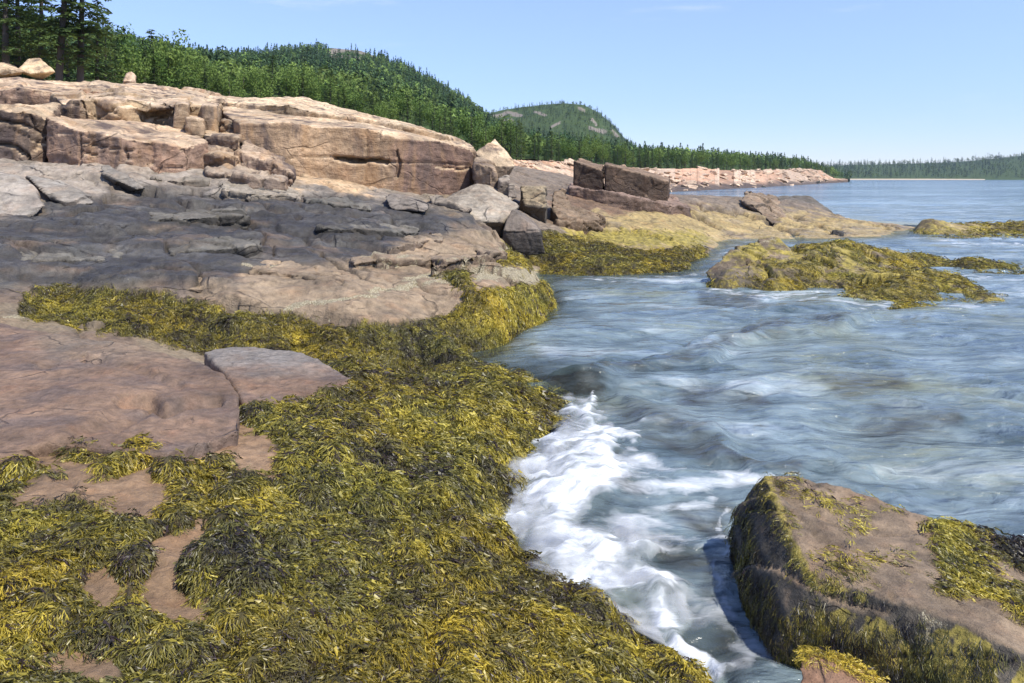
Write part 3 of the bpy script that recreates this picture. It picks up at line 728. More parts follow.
boulder('boulder', 'large pale grey wedge of rock sloping to the shore under the cliff end', 'boulder', [(477, 184, 28), (452, 198, 27.5), (430, 205, 27.5), (520, 206, 27), (503, 222, 25.5), (470, 221, 25.5), (440, 214, 26), (500, 190, 30), (470, 188, 31), (500, 245, 26.5), (450, 235, 27.5)], .05, topside((.33, .285, .235), (.19, .165, .135)), M_mid, .06, .9, .05)
boulder('boulder', 'dark pyramid-shaped rock at the tip of the pale wedge', 'boulder', [(512, 209, 25.6), (502, 231, 24.9), (541, 232, 24.7), (524, 212, 27), (540, 228, 26.5), (500, 252, 25.2), (545, 254, 25), (520, 256, 24.8), (505, 245, 27)], .045, topside((.20, .165, .14), (.06, .052, .048)), M_mid, .05, 1.0, .06)
boulder('boulder', 'tan-topped block standing in the dark cleft of the promontory', 'boulder', [(520, 187, 32), (546, 190, 31.5), (547, 208, 31), (524, 206, 31.2), (522, 186, 34), (545, 187, 34), (520, 225, 32), (545, 225, 31.5), (545, 220, 34)], .05, topside((.36, .29, .20), (.10, .085, .07)), M_mid)
block('rock_ledge', 'red-brown stepped ledge with an upright broken face above the weed bed', 'rock ledge', [(553, 190, 35), (566, 187, 35.5), (572, 205, 33.8), (600, 212, 33.4), (606, 218, 33), (580, 222, 32), (558, 219, 31.6), (552, 206, 32.4)], .1, .06, PURP, M_mid, 1.0, .12, 1.1, 1, facets=.14)
block('rock_ledge', 'flat reddish slab carrying the two dark angular blocks', 'rock ledge', [(569, 187, 39), (604, 190, 38.2), (640, 198, 38.5), (670, 204, 39.5), (690, 208, 41), (668, 193, 46), (600, 183, 46), (570, 183, 45)], .7, .08, topside((.24, .17, .14), (.14, .095, .075)), M_mid, 1.03, .10, .7, 1, facets=.08)
block('rock_block', 'dark brown cube-like block, left half of the split pair on the promontory', 'rock block', [(573, 160, 40.5), (603, 171, 40), (603.5, 165, 43.5), (580, 159, 43.5)], 1.9, .07, BRN, M_mid, 1.0, .05, .9, 1, facets=.08)
block('rock_block', 'long dark brown tapering block, right half of the split pair on the promontory', 'rock block', [(605, 164.5, 40), (638, 173, 40.5), (668, 182, 41), (669, 179, 44), (640, 169, 44.5), (606, 162.5, 43.5)], 1.5, .07, BRN, M_mid, 1.0, .05, .9, 1, facets=.08)
boulder('boulder', 'thin upright fin of dark rock on the crest of the golden slope', 'boulder', [(746, 190, 50), (740, 200, 48), (752, 204, 47), (776, 214, 46), (800, 234, 43.5), (792, 240, 43), (757, 193, 51), (775, 198, 52), (806, 232, 45), (745, 215, 49), (790, 250, 45)], .07, topside((.24, .18, .13), (.09, .07, .055)), M_mid, .14, .9, .22)
boulder('boulder', 'rounded dark grey rock on the seaward crest of the promontory', 'boulder', [(765, 200, 54), (785, 195, 55), (810, 196, 55), (830, 209, 53), (842, 220, 51), (800, 218, 50), (770, 212, 52), (800, 205, 58), (770, 205, 58), (835, 225, 55)], .09, const((.145, .13, .112)), M_mid, .10, .6, .06, 3)
boulder('boulder', 'small dark stone half sunk in the golden slope', 'boulder', [(832, 229, 42), (846, 234, 41), (842, 238, 41), (832, 234, 41.5), (845, 232, 43), (836, 242, 43)], .05, DKc, M_mid)
# loose and half-buried stones on the left slope
boulder('boulder', 'tan rounded boulder resting on the ridge under the tall spruces', 'boulder', [(17, 71, 43), (27, 58, 44), (40, 57, 44), (48, 68, 43), (55, 72, 43), (30, 74, 42.5), (25, 70, 46), (50, 70, 46), (40, 80, 44)], .06, const((.56, .42, .27)), M_cliff, .07, 1, .05, 3)
boulder('boulder', 'low tan boulder at the left picture edge below the trees', 'boulder', [(-20, 62, 43), (0, 62, 43), (9, 68, 42), (27, 72, 42), (0, 76, 42), (-20, 74, 42), (10, 64, 45), (10, 80, 44)], .06, const((.52, .39, .26)), M_cliff, .08, 1, .08, 2)
boulder('boulder', 'small upright tan stone alone on the ridge line', 'boulder', [(123, 81, 42), (127, 74, 42.4), (131, 72, 42.6), (136, 76, 42.4), (136, 82, 42), (126, 78, 44), (135, 84, 44), (124, 86, 42.5)], .05, const((.55, .40, .29)), M_cliff, .05, 1.2, .05, 2)
boulder('boulder', 'dark leaning slab below the long pinkish block', 'boulder', [(100, 166, 21.5), (108, 165, 21.6), (128, 174, 21.2), (145, 188, 20.6), (138, 190, 20.5), (101, 174, 21), (112, 170, 22.6), (145, 190, 21.8), (120, 195, 21.5)], .04, topside((.26, .23, .2), (.085, .08, .075), sharp=(.6, .9)), M_mid, .04, 1.2, .05)  # dark side colour paints shade on the face turned from the sun
boulder('boulder', 'dark hollow-faced wedge on the grey slope at left', 'boulder', [(25, 176, 20.6), (60, 178, 20.5), (82, 198, 19.3), (96, 203, 19.2), (72, 208, 18.8), (60, 207, 18.9), (42, 192, 19.3), (85, 192, 21.5), (40, 184, 21.5), (70, 215, 20)], .045, topside((.28, .25, .22), (.07, .06, .055), sharp=(.55, .9)), M_mid, .05, 1.2, .06)  # shade of the lower-left face is put into the side colour
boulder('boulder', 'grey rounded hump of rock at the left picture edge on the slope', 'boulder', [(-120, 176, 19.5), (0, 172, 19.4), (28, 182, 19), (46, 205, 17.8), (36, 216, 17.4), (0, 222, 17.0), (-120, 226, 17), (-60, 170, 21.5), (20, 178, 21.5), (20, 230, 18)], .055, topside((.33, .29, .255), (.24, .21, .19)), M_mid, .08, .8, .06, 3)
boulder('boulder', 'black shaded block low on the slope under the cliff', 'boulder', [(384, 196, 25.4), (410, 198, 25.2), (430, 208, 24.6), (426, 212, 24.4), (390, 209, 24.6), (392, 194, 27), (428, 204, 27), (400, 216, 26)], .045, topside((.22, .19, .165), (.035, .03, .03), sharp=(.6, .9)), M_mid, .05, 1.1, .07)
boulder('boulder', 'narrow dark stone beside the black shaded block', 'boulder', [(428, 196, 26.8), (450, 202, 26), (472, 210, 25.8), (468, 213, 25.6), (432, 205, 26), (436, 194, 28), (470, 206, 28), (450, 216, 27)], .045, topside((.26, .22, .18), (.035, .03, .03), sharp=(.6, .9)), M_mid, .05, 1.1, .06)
def step_ledge(label, u0, v0, u1, v1, h, depth, colf, aux=None):
    """low bedding step: a broken face h px tall whose top runs back flush into the slope"""
    g = np.random.default_rng(int(u0 * 7 + v0)); k = 6; top = []; back = []
    for i in range(k):
        t = i / (k - 1); u = u0 + (u1 - u0) * t; v = v0 + (v1 - v0) * t + g.uniform(-1.5, 1.5)
        e = math.sin(math.pi * min(max(t, .06), .94)) ** .4
        d = gd(u, v + h * .7) + g.uniform(-.1, .1); top.append((u, v - h * .5 * e + h * .5, d))
        d2 = d + depth * (.35 + .65 * e) * g.uniform(.8, 1.2); back.append((u + g.uniform(-4, 4), gv(u, d2) + 1.0, d2))
    zlo = min(at(*p)[2] for p in top) - .6
    return block('rock_ledge', label, 'rock ledge', top + back[::-1], zlo, .042, colf, M_mid, 1.0, .06, 1.4, 1, facets=.10)
DKL = topside((.14, .13, .115), (.05, .046, .042)); GYL = topside((.29, .25, .205), (.17, .145, .12)); PPL = topside((.27, .205, .145), (.15, .11, .08))
def BNL(P, N, u, v, s):
    c, a = PPL(P, N, u, v, s); a = a.copy(); a[:, 0] = .30 + .45 * fbm(P * 1.4, 3, s + 3); a[:, 1] = .2; a[:, 2] = .1 + .3 * fbm(P * 1.3, 2, s + 4); return c, a
for q in (('grey bedding step just under the long pinkish block', 152, 178, 208, 182, 5, 1.6, GYL), ('grey bedding step crossing below the stacked slabs', 222, 189, 300, 196, 6, 1.8, GYL), ('dark bedding step at the upper edge of the black lichen band', 305, 201, 372, 208, 6, 1.6, DKL),
          ('long dark step across the middle of the black lichen band', 150, 219, 250, 214, 5, 1.4, DKL), ('dark step at the right end of the black lichen band', 318, 226, 420, 232, 7, 1.6, DKL), ('low dark step at the foot of the black band, left side', 20, 262, 120, 258, 6, 1.2, DKL), ('low dark step below the middle of the black band', 170, 252, 262, 246, 6, 1.2, DKL),
          ('purple-brown step directly above the rockweed ledge', 92, 281, 232, 290, 8, 1.0, PPL), ('tilted purple-brown ledge between black band and barnacle line', 250, 268, 345, 283, 9, 1.3, PPL), ('brown step with pale barnacles left of the inlet', 352, 262, 430, 257, 9, 1.3, BNL), ('pale tilted plate above the barnacled steps', 388, 246, 444, 236, 8, 1.6, topside((.29, .23, .17), (.15, .115, .09))), ('barnacle-crusted hump of brown rock at the corner of the inlet', 432, 262, 506, 250, 15, 2.2, BNL)):
    step_ledge(*q)

# foreground slabs
def slab(name, label, outline, zf, drop, vox, colf, post=None, smooth_it=4, disp=.035):
    top = [(u, v, dz(v, zf(u, v))) for u, v in outline]
    return block(name, label, 'rock slab', top, drop, vox, colf, M_near, 1.01, disp, 1.1, smooth_it, post=post)
def slabcol(P, N, u, v, s):
    c = np.array([.205, .135, .094])[None] * (1 + .22 * fbm(P * .9, 4, s)[:, None]) * np.ones((len(P), 1))
    m = sstep(.1, .7, fbm(P * np.array([1.1, 1.8, 1]), 3, s + 1) + .25)[:, None]
    c = c * (1 - m * .8) + np.array([.14, .103, .088]) * m * .8
    g = sstep(375, 340, v)[:, None] * sstep(20, 60, u)[:, None] * .6
    c = c * (1 - g) + np.array([.19, .155, .115]) * g
    return np.clip(c, .01, .9), np.c_[0 * u + .05, .45 + 0 * u, 0 * u]
def slabpost(P, N):
    # conchoidal steps and two long joints across the slab
    u, v = px(P); up = sstep(.3, .8, N[:, 2])
    for line, a in (([(120, 400, 9), (150, 398, 9), (165, 408, 9), (185, 402, 8), (220, 399, 6)], .07), ([(40, 366, 7), (60, 360, 8), (84, 356, 7)], .04), ([(84, 358, 8), (130, 366, 9), (180, 386, 9)], .03), ([(115, 424, 8), (145, 408, 9), (152, 402, 6)], .03)):
        P[:, 2] -= up * linemask(u, v, [(x, y, w * .75) for x, y, w in line]) * a * 1.5
    low = polymask(u, v, [(125, 404), (155, 400), (166, 410), (222, 400), (240, 408), (240, 440), (110, 455), (60, 440)], 5)
    P[:, 2] -= up * low * .045
    return P
slab('rock_slab', 'broad smooth purple-brown slab in the left foreground ringed by seaweed', [(-270, 318), (-60, 322), (0, 325), (60, 334), (130, 344), (190, 358), (225, 375), (239, 392), (240, 428), (205, 439), (164, 451), (117, 447), (85, 442), (52, 440), (0, 457), (-60, 470), (-270, 480)],
     lambda u, v: 1.02 + .06 * (400 - u) / 400 - .16 * max(0, (v - 325)) / 130 - .1 * max(0, (u - 120)) / 120, .35, .028, slabcol, slabpost)
def slab2col(P, N, u, v, s):
    c, a = slabcol(P, N, u, v, s); w = sstep(385, 358, v + 8 * fbm(P * 2, 3, 4))[:, None] * .75  # pale grey wash paints a wet sheen over the farther part
    return c * (1 - w) + np.array([.21, .195, .185]) * w, a
slab('rock_slab', 'smaller purple-grey wet slab between the broad slab and the seaweed', [(204, 352), (225, 347), (252, 346), (298, 352), (322, 360), (351, 377), (345, 386), (316, 398), (270, 403), (246, 411), (238, 392), (226, 374)],
     lambda u, v: .74 - .10 * (u - 204) / 147 - .05 * (v - 345) / 60, .2, .026, slab2col)

# seaweed boulder at lower right
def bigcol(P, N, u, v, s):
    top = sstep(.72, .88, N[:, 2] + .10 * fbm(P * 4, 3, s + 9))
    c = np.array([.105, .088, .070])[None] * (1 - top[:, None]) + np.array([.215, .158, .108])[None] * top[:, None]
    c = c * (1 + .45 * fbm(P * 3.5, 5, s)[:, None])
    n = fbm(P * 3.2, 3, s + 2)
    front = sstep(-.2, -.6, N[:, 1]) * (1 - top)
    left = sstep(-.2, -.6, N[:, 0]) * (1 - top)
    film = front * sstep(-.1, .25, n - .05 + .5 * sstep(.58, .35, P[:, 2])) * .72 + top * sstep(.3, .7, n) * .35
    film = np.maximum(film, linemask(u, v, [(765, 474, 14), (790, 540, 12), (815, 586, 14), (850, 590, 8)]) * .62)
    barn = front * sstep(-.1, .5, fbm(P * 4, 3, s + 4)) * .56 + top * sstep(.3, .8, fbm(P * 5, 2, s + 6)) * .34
    c = c * (1 - left[:, None] * .6) + np.array([.05, .046, .038]) * left[:, None] * .6  # shaded left face darkened in colour, beneath its dark weed
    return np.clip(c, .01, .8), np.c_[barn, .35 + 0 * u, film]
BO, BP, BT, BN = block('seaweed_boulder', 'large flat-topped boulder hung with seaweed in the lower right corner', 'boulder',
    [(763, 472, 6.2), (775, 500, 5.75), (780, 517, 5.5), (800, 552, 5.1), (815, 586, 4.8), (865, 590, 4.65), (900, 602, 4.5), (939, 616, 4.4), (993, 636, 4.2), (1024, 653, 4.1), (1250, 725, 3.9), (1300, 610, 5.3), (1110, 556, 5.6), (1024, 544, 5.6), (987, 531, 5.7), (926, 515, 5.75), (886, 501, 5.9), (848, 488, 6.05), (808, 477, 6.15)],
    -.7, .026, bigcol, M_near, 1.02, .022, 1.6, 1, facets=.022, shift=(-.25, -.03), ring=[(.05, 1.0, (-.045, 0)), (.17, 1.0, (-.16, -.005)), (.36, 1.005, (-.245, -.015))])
bu, bvv = px(BP)
wt = np.zeros(len(BP)); bj = (fbm(BP * 5, 3, 4) * 12, fbm(BP * 5, 3, 6) * 8)
topm = sstep(.4, .7, BN[:, 2])
for pol in ([(928, 517), (955, 524), (978, 545), (992, 575), (1012, 588), (1040, 600), (1040, 632), (1010, 612), (985, 598), (940, 588), (930, 555)], [(763, 468), (800, 474), (850, 505), (872, 522), (850, 538), (830, 510), (790, 500), (770, 486)], [(880, 555), (900, 552), (902, 566), (884, 572)], [(812, 548), (870, 555), (868, 582), (816, 584)], [(880, 496), (900, 502), (895, 510), (878, 505)]):
    wt = np.maximum(wt, polymask(bu, bvv, pol, 4, bj) * topm)
fronds('seaweed', BP, BT, wt * (.10 + .90 * (bu > 915)), 4600, .072, 201, None, None, BO, bias=.22, dref=4.0)
dkw = polymask(bu, bvv, [(958, 519), (1024, 538), (1130, 552), (1130, 590), (1024, 578), (990, 545)], 4, bj) * topm
fronds('seaweed', BP, BT, dkw, 3200, .08, 202, None, None, BO, bias=-.33, dref=4.0)['label'] = 'dark green-black seaweed at the back edge'
side = (1 - topm) * (BP[:, 2] > -.15)
lw = side * sstep(-.25, -.55, BN[:, 0]) * (.55 + .45 * sstep(-.2, .3, fbm(BP * 2.5, 3, 8)))
fronds('seaweed', BP, BT, lw, 5200, .065, 203, None, None, BO, bias=-.26, dref=4.0, hang=1.6, lift=.6)['label'] = 'dark weed hanging down the shaded side'
fw = side * sstep(-.2, -.6, BN[:, 1]) * sstep(.3, .5, fbm(BP * 2.6, 3, 18) + .45 * sstep(.56, .35, BP[:, 2]))
fronds('seaweed', BP, BT, fw, 4600, .022, 204, None, None, BO, bias=.34, dref=4.0, hang=1.0)['label'] = 'short yellow weed on the front face'
fringe = linemask(bu, bvv, [(765, 474, 10), (780, 517, 9), (800, 552, 9), (816, 588, 10), (865, 592, 6)], bj)
fronds('seaweed', BP, BT, fringe, 700, .045, 205, None, None, BO, bias=.08, dref=4.0, hang=1.2)
# rock at its foot
SO, SP, ST, SN = boulder('boulder', 'orange-brown rock with a yellow weed rim at the foot of the seaweed boulder', 'boulder', [(800, 648, 4.25), (830, 655, 4.2), (870, 675, 4.05), (895, 700, 3.9), (880, 760, 3.6), (800, 760, 3.6), (795, 700, 3.9), (830, 690, 4.6), (880, 720, 4.5), (840, 800, 4.0)], .022, const((.24, .14, .09)), M_near, .03, 2.0, .03, 2)
su_, sv_ = px(SP)
fronds('seaweed', SP, ST, linemask(su_, sv_, [(798, 646, 12), (830, 655, 12), (872, 676, 12), (900, 705, 12)]) * (SN[:, 2] > -.1), 2600, .05, 206, None, None, SO, bias=.36, dref=4.0)

# islets: their own small height surveys
def islet(name, label, pts, u0, u1, d0, d1, colf, weedf, nfr, seed, size=.10, rough=.16, bias=0.0, nu=260, nd=220, knobs=()):
    R = RBF(pts, su=60, sd=9, eps=.2, smooth=.01)
    us = np.linspace(u0, u1, nu); ls = np.linspace(math.log(d0), math.log(d1), nd); U, L = np.meshgrid(us, ls); U = U.ravel(); D = np.exp(L.ravel())
    Z = R.raw(U, D); X = (U - W2) * D / F; P = np.c_[X, D, Z]
    e = np.minimum(np.minimum((U - u0) / (u1 - u0), (u1 - U) / (u1 - u0)) * 12, np.minimum((L.ravel() - ls[0]), (ls[-1] - L.ravel())) / (ls[-1] - ls[0]) * 12)
    land = sstep(-.25, .2, Z)
    f1, f2, r1, r2, r3, cx, cy = worley(np.c_[X * .8 + D * .25, D * .7 - X * .2] + fbm(np.c_[X * .6, D * .6, 0 * X], 2, seed)[:, None] * .4, seed)
    P[:, 2] += land * rough * ((r1 - .5) * 1.6 + cx * (r2 - .5) * 1.8 + cy * (r3 - .5) * 2.4 - .9 * sstep(.12, 0, f2 - f1)) + land * fbm(P * 1.8, 4, seed + 1) * rough * .4
    P[:, 2] = np.minimum(P[:, 2], -.9 + 1.6 * np.clip(e, 0, 3))
    Fc = gridfaces(nd, nu); N = vnormals(P, Fc); u, v = px(P)
    w = weedf(P, N, u, v) * (P[:, 2] > -.08)
    col, aux = colf(P, N, u, v, seed)
    col = col * (1 - .75 * w[:, None]) + np.array([.04, .035, .014]) * .75 * w[:, None]
    o = mesh_np(name, P, Fc, {'col': col, 'aux': aux}, True, M_mid); tag(o, label, 'islet')
    fronds('seaweed', P, Fc, w, nfr, size, seed + 5, None, None, o, bias=bias, dref=7.0)
    for pts_ in knobs:
        k, P2, T2, N2 = boulder('outcrop', None, None, pts_, .045, colf, M_mid, .09, 1.3, .12, 1); k.parent = o
    return o
def I(u, v, z): return (u, dz(v, z), z)
def J(u, v, d): return (u, d, H - (v - HY) * d / F)
ipts = [I(705, 288, -.05), I(740, 296, -.05), I(800, 298, -.05), I(860, 302, -.05), I(920, 306, -.03), I(980, 308, -.03), I(1012, 302, -.05), (1030, 21, -.4), (690, 22, -.4), (690, 26, -.4), (700, 18.5, -.5), (860, 17, -.6), (1030, 17.5, -.6),
        J(712, 278, 22.2), J(730, 268, 23), J(745, 262, 24), J(768, 256, 24.5), J(790, 256, 24), J(735, 280, 21), J(770, 278, 21), J(800, 270, 21.6), J(830, 250, 25.5), J(860, 246, 27), J(890, 252, 27.5), J(840, 265, 23), J(880, 270, 23.5), J(930, 270, 25.5), J(960, 274, 26),
        J(770, 285, 20.6), J(830, 286, 20.8), I(900, 286, .28), I(930, 287, .24), I(955, 290, .22), I(985, 296, .20), I(1000, 299, .12), I(860, 290, .25), (770, 28, .4), (720, 27, -.1), (830, 31, -.1), (900, 33, -.2), (960, 30, -.2), (760, 33, -.6), (900, 38, -.8), (1030, 30, -.6)]
def icol(P, N, u, v, s):
    c = np.array([.20, .155, .11])[None] * (1 + .35 * fbm(P * 1.2, 4, s)[:, None])
    low = sstep(.75, .25, P[:, 2])[:, None] * sstep(800, 760, u)[:, None]
    c = c * (1 - .7 * low) + np.array([.055, .05, .045]) * .7 * low
    return np.clip(c, .01, .8), np.c_[.25 + .35 * fbm(P * 1.3, 3, s + 1), 0 * u + .35, .55 + .35 * fbm(P * .9, 3, s + 2)]
def iweed(P, N, u, v):
    n = fbm(P * .9, 3, 66)
    w = (.35 + .65 * sstep(775, 815, u)) * sstep(-.2, .2, n + .14) * sstep(738, 760, u) + sstep(.48, .12, P[:, 2]) * (.55 + .45 * sstep(790, 830, u))
    return np.clip(w, 0, 1)
islet('rocky_islet', 'weed-covered rocky islet with a humped barnacled left end', ipts, 688, 1034, 16.8, 38, icol, iweed, 24000, 910, .08, .16, .10, 420, 300, knobs=(
    [(704, 272, 22), (716, 262, 22.3), (735, 249, 23), (749, 258, 22.4), (748, 276, 21.6), (712, 283, 21.4), (735, 292, 21.2), (740, 262, 24), (715, 275, 24)],
    [(736, 247, 23.4), (758, 239, 23.8), (771, 254, 22.8), (768, 277, 21.7), (744, 274, 21.8), (756, 290, 21.4), (760, 248, 25), (745, 255, 25)],
    [(757, 240, 24.4), (767, 236, 24.6), (776, 239, 24.4), (791, 250, 23.6), (799, 268, 22.4), (776, 277, 22.0), (764, 256, 23.2), (785, 290, 22), (775, 246, 26), (795, 262, 25)],
    [(822, 247, 25), (832, 243, 25.2), (852, 258, 24), (846, 264, 23.6), (824, 257, 24), (840, 262, 25.5), (830, 270, 24.5)],
    [(822, 272, 22.6), (838, 268, 22.8), (852, 276, 22.2), (846, 281, 21.9), (826, 280, 22), (840, 274, 23.6), (835, 290, 22.5)]))
rpts = [I(915, 235, -.02), I(960, 242, -.02), I(1024, 241, -.02), I(1120, 240, -.02), J(917, 223, 44), J(925, 222, 45), J(960, 226, 44), J(1024, 225, 46), J(1024, 233, 42), J(1120, 224, 47), J(990, 236, 41), (905, 44, -.4), (905, 40, -.4), (960, 35, -.5), (1050, 35, -.5), (1160, 38, -.5), (930, 52, -.3), (1024, 55, -.3), (1120, 55, -.3), (905, 58, -.6), (1160, 58, -.6)]
islet('rocky_islet', 'long low yellow-green islet reaching in from the right picture edge', rpts, 900, 1170, 34, 59,
      lambda P, N, u, v, s: (np.clip(np.array([.30, .23, .12])[None] * (1 + .3 * fbm(P * 1.0, 3, s)[:, None]) * np.where(u < 935, .45, 1)[:, None], .01, .8), np.c_[.2 + 0 * u, .3 + 0 * u, .45 + .3 * fbm(P * .8, 3, s)]),
      lambda P, N, u, v: np.clip(sstep(960, 1010, u + 20 * fbm(P * .7, 2, 3)) + sstep(.3, .1, P[:, 2]) * .7, 0, 1), 4500, 930, .11, .10, .12)
spts = [I(946, 271, -.02), I(975, 276, -.02), I(1024, 279, -.02), J(965, 261, 26.5), J(985, 265, 26), J(1010, 271, 25.5), J(1040, 276, 25), (935, 25, -.3), (935, 30, -.3), (970, 30, -.25), (1030, 29, -.25), (990, 22, -.4), (1060, 23, -.3), (1060, 28, -.3)]
islet('rocky_islet', 'small brown weedy hump of rock awash near the right picture edge', spts, 930, 1066, 21.5, 31,
      lambda P, N, u, v, s: (np.clip(np.array([.11, .085, .06])[None] * (1 + .3 * fbm(P, 3, s)[:, None]), .01, .8), np.c_[.1 + 0 * u, .6 + 0 * u, .3 + 0 * u]), lambda P, N, u, v: np.ones(len(u)) * .8, 2500, 950, .10, .07, .0, 160, 120)
for i, (cu, cv, wu, lab) in enumerate(((850, 301, 20, 'small clump of yellow weed awash in front of the humped islet'), (912, 310, 30, 'thin strip of olive weed awash at the waterline, right of the yellow clump'))):
    d0 = dz(cv, 0)
    p = [(cu, d0, .14 - .05 * i), (cu - wu * .6, d0, .05), (cu + wu * .6, d0 * .995, .05), (cu - wu, d0, -.06), (cu + wu, d0, -.06), (cu, d0 * .955, -.08), (cu, d0 * 1.05, -.08), (cu - wu * 1.5, d0 * .92, -.3), (cu + wu * 1.5, d0 * .92, -.3), (cu - wu * 1.5, d0 * 1.08, -.3), (cu + wu * 1.5, d0 * 1.08, -.3)]
    islet('weed_clump', lab, p, cu - wu * 1.6, cu + wu * 1.6, d0 * .91, d0 * 1.09, lambda P, N, u, v, s: (np.tile([.06, .05, .02], (len(u), 1)), np.c_[0 * u, .6 + 0 * u, .5 + 0 * u]), lambda P, N, u, v: np.ones(len(u)), 900, 960 + i * 20, .10, .03, .12, 60, 50)

# ------------------------------------------------------------------ sea
SPLASH = [[(594, 402, 10), (584, 420, 30), (578, 452, 50)], [(622, 442, 14), (585, 456, 36), (556, 472, 46), (524, 482, 26)], [(612, 486, 24), (580, 500, 50), (540, 520, 52), (512, 534, 26)], [(548, 545, 46), (580, 566, 54), (612, 588, 50), (644, 612, 36), (672, 638, 28), (704, 672, 22), (716, 692, 18)], [(640, 470, 8), (600, 478, 22)], [(650, 560, 12), (610, 556, 30)]]
def splashmask(u, v, jit=None, k=1.0):
    m = np.zeros(len(u))
    for ln in SPLASH: m = 1 - (1 - m) * (1 - linemask(u, v, [(x, y, w * k) for x, y, w in ln], jit))
    return m
STREAKS = [[(726, 520, 5), (724, 575, 8), (732, 640, 10), (742, 690, 12)], [(600, 478, 8), (640, 486, 12), (690, 480, 6)], [(590, 503, 12), (640, 498, 14), (700, 495, 15), (760, 490, 10)], [(600, 560, 14), (650, 552, 18), (700, 546, 18), (750, 550, 12)], [(630, 590, 24), (690, 606, 30), (735, 640, 26), (760, 680, 20)], [(590, 540, 22), (650, 528, 16), (715, 512, 10)], [(610, 470, 16), (650, 478, 12), (690, 484, 6)],
           [(722, 240, 8), (745, 242, 7), (775, 240, 4)], [(720, 256, 4), (735, 250, 4)], [(755, 297, 10), (790, 302, 8)], [(790, 302, 4), (830, 296, 3)], [(990, 302, 6), (1024, 300, 8)], [(705, 292, 5), (740, 300, 5), (850, 308, 5), (1000, 312, 4)], [(560, 283, 3), (640, 284, 4), (700, 278, 4)],
           [(885, 237, 3), (930, 240, 3), (970, 246, 4), (1024, 246, 4)], [(640, 655, 10), (690, 670, 16), (740, 690, 14)], [(940, 278, 3), (1000, 283, 3), (1024, 284, 4)]]
BROWN = [[(470, 366, 14), (500, 352, 12), (545, 322, 12), (552, 296, 10)], [(540, 386, 12), (600, 398, 14)], [(725, 520, 22), (718, 600, 24), (735, 680, 22)], [(700, 300, 14), (760, 306, 10)], [(840, 395, 22), (900, 390, 14)], [(880, 430, 26), (950, 425, 16)], [(690, 400, 20), (760, 405, 14)], [(620, 425, 16), (650, 425, 26), (690, 445, 20), (720, 468, 12)], [(575, 388, 8), (620, 376, 10), (690, 368, 8), (740, 342, 9), (790, 334, 8)], [(690, 520, 18), (720, 530, 16)], [(660, 560, 22), (700, 575, 24), (740, 570, 16)], [(600, 470, 18), (640, 505, 10)], [(820, 330, 12), (850, 322, 10)], [(640, 445, 10), (700, 465, 12), (790, 482, 8)]]
def wave_h(X, Y, cut):
    P = np.c_[X, Y, 0 * X]; h = np.zeros(len(X))
    wx = X + perlin(P * .35, 301) * 1.1; wy = Y + perlin(P * .35, 302) * 1.1
    for lam, a, rx, s in ((5.5, .065, .55, 311), (2.6, .078, .5, 312), (1.25, .066, .52, 313), (.6, .036, .6, 314), (.3, .014, .7, 315)):
        k = sstep(2.5, 6.0, lam / cut)
        n = perlin(np.c_[(wx * rx + wy * .25) / lam, (wy - wx * .15) / lam, np.full(len(X), s * .37)], s)
        h += a * k * (1 - 2 * np.abs(n)) * .8 + a * k * n * .5
    return h
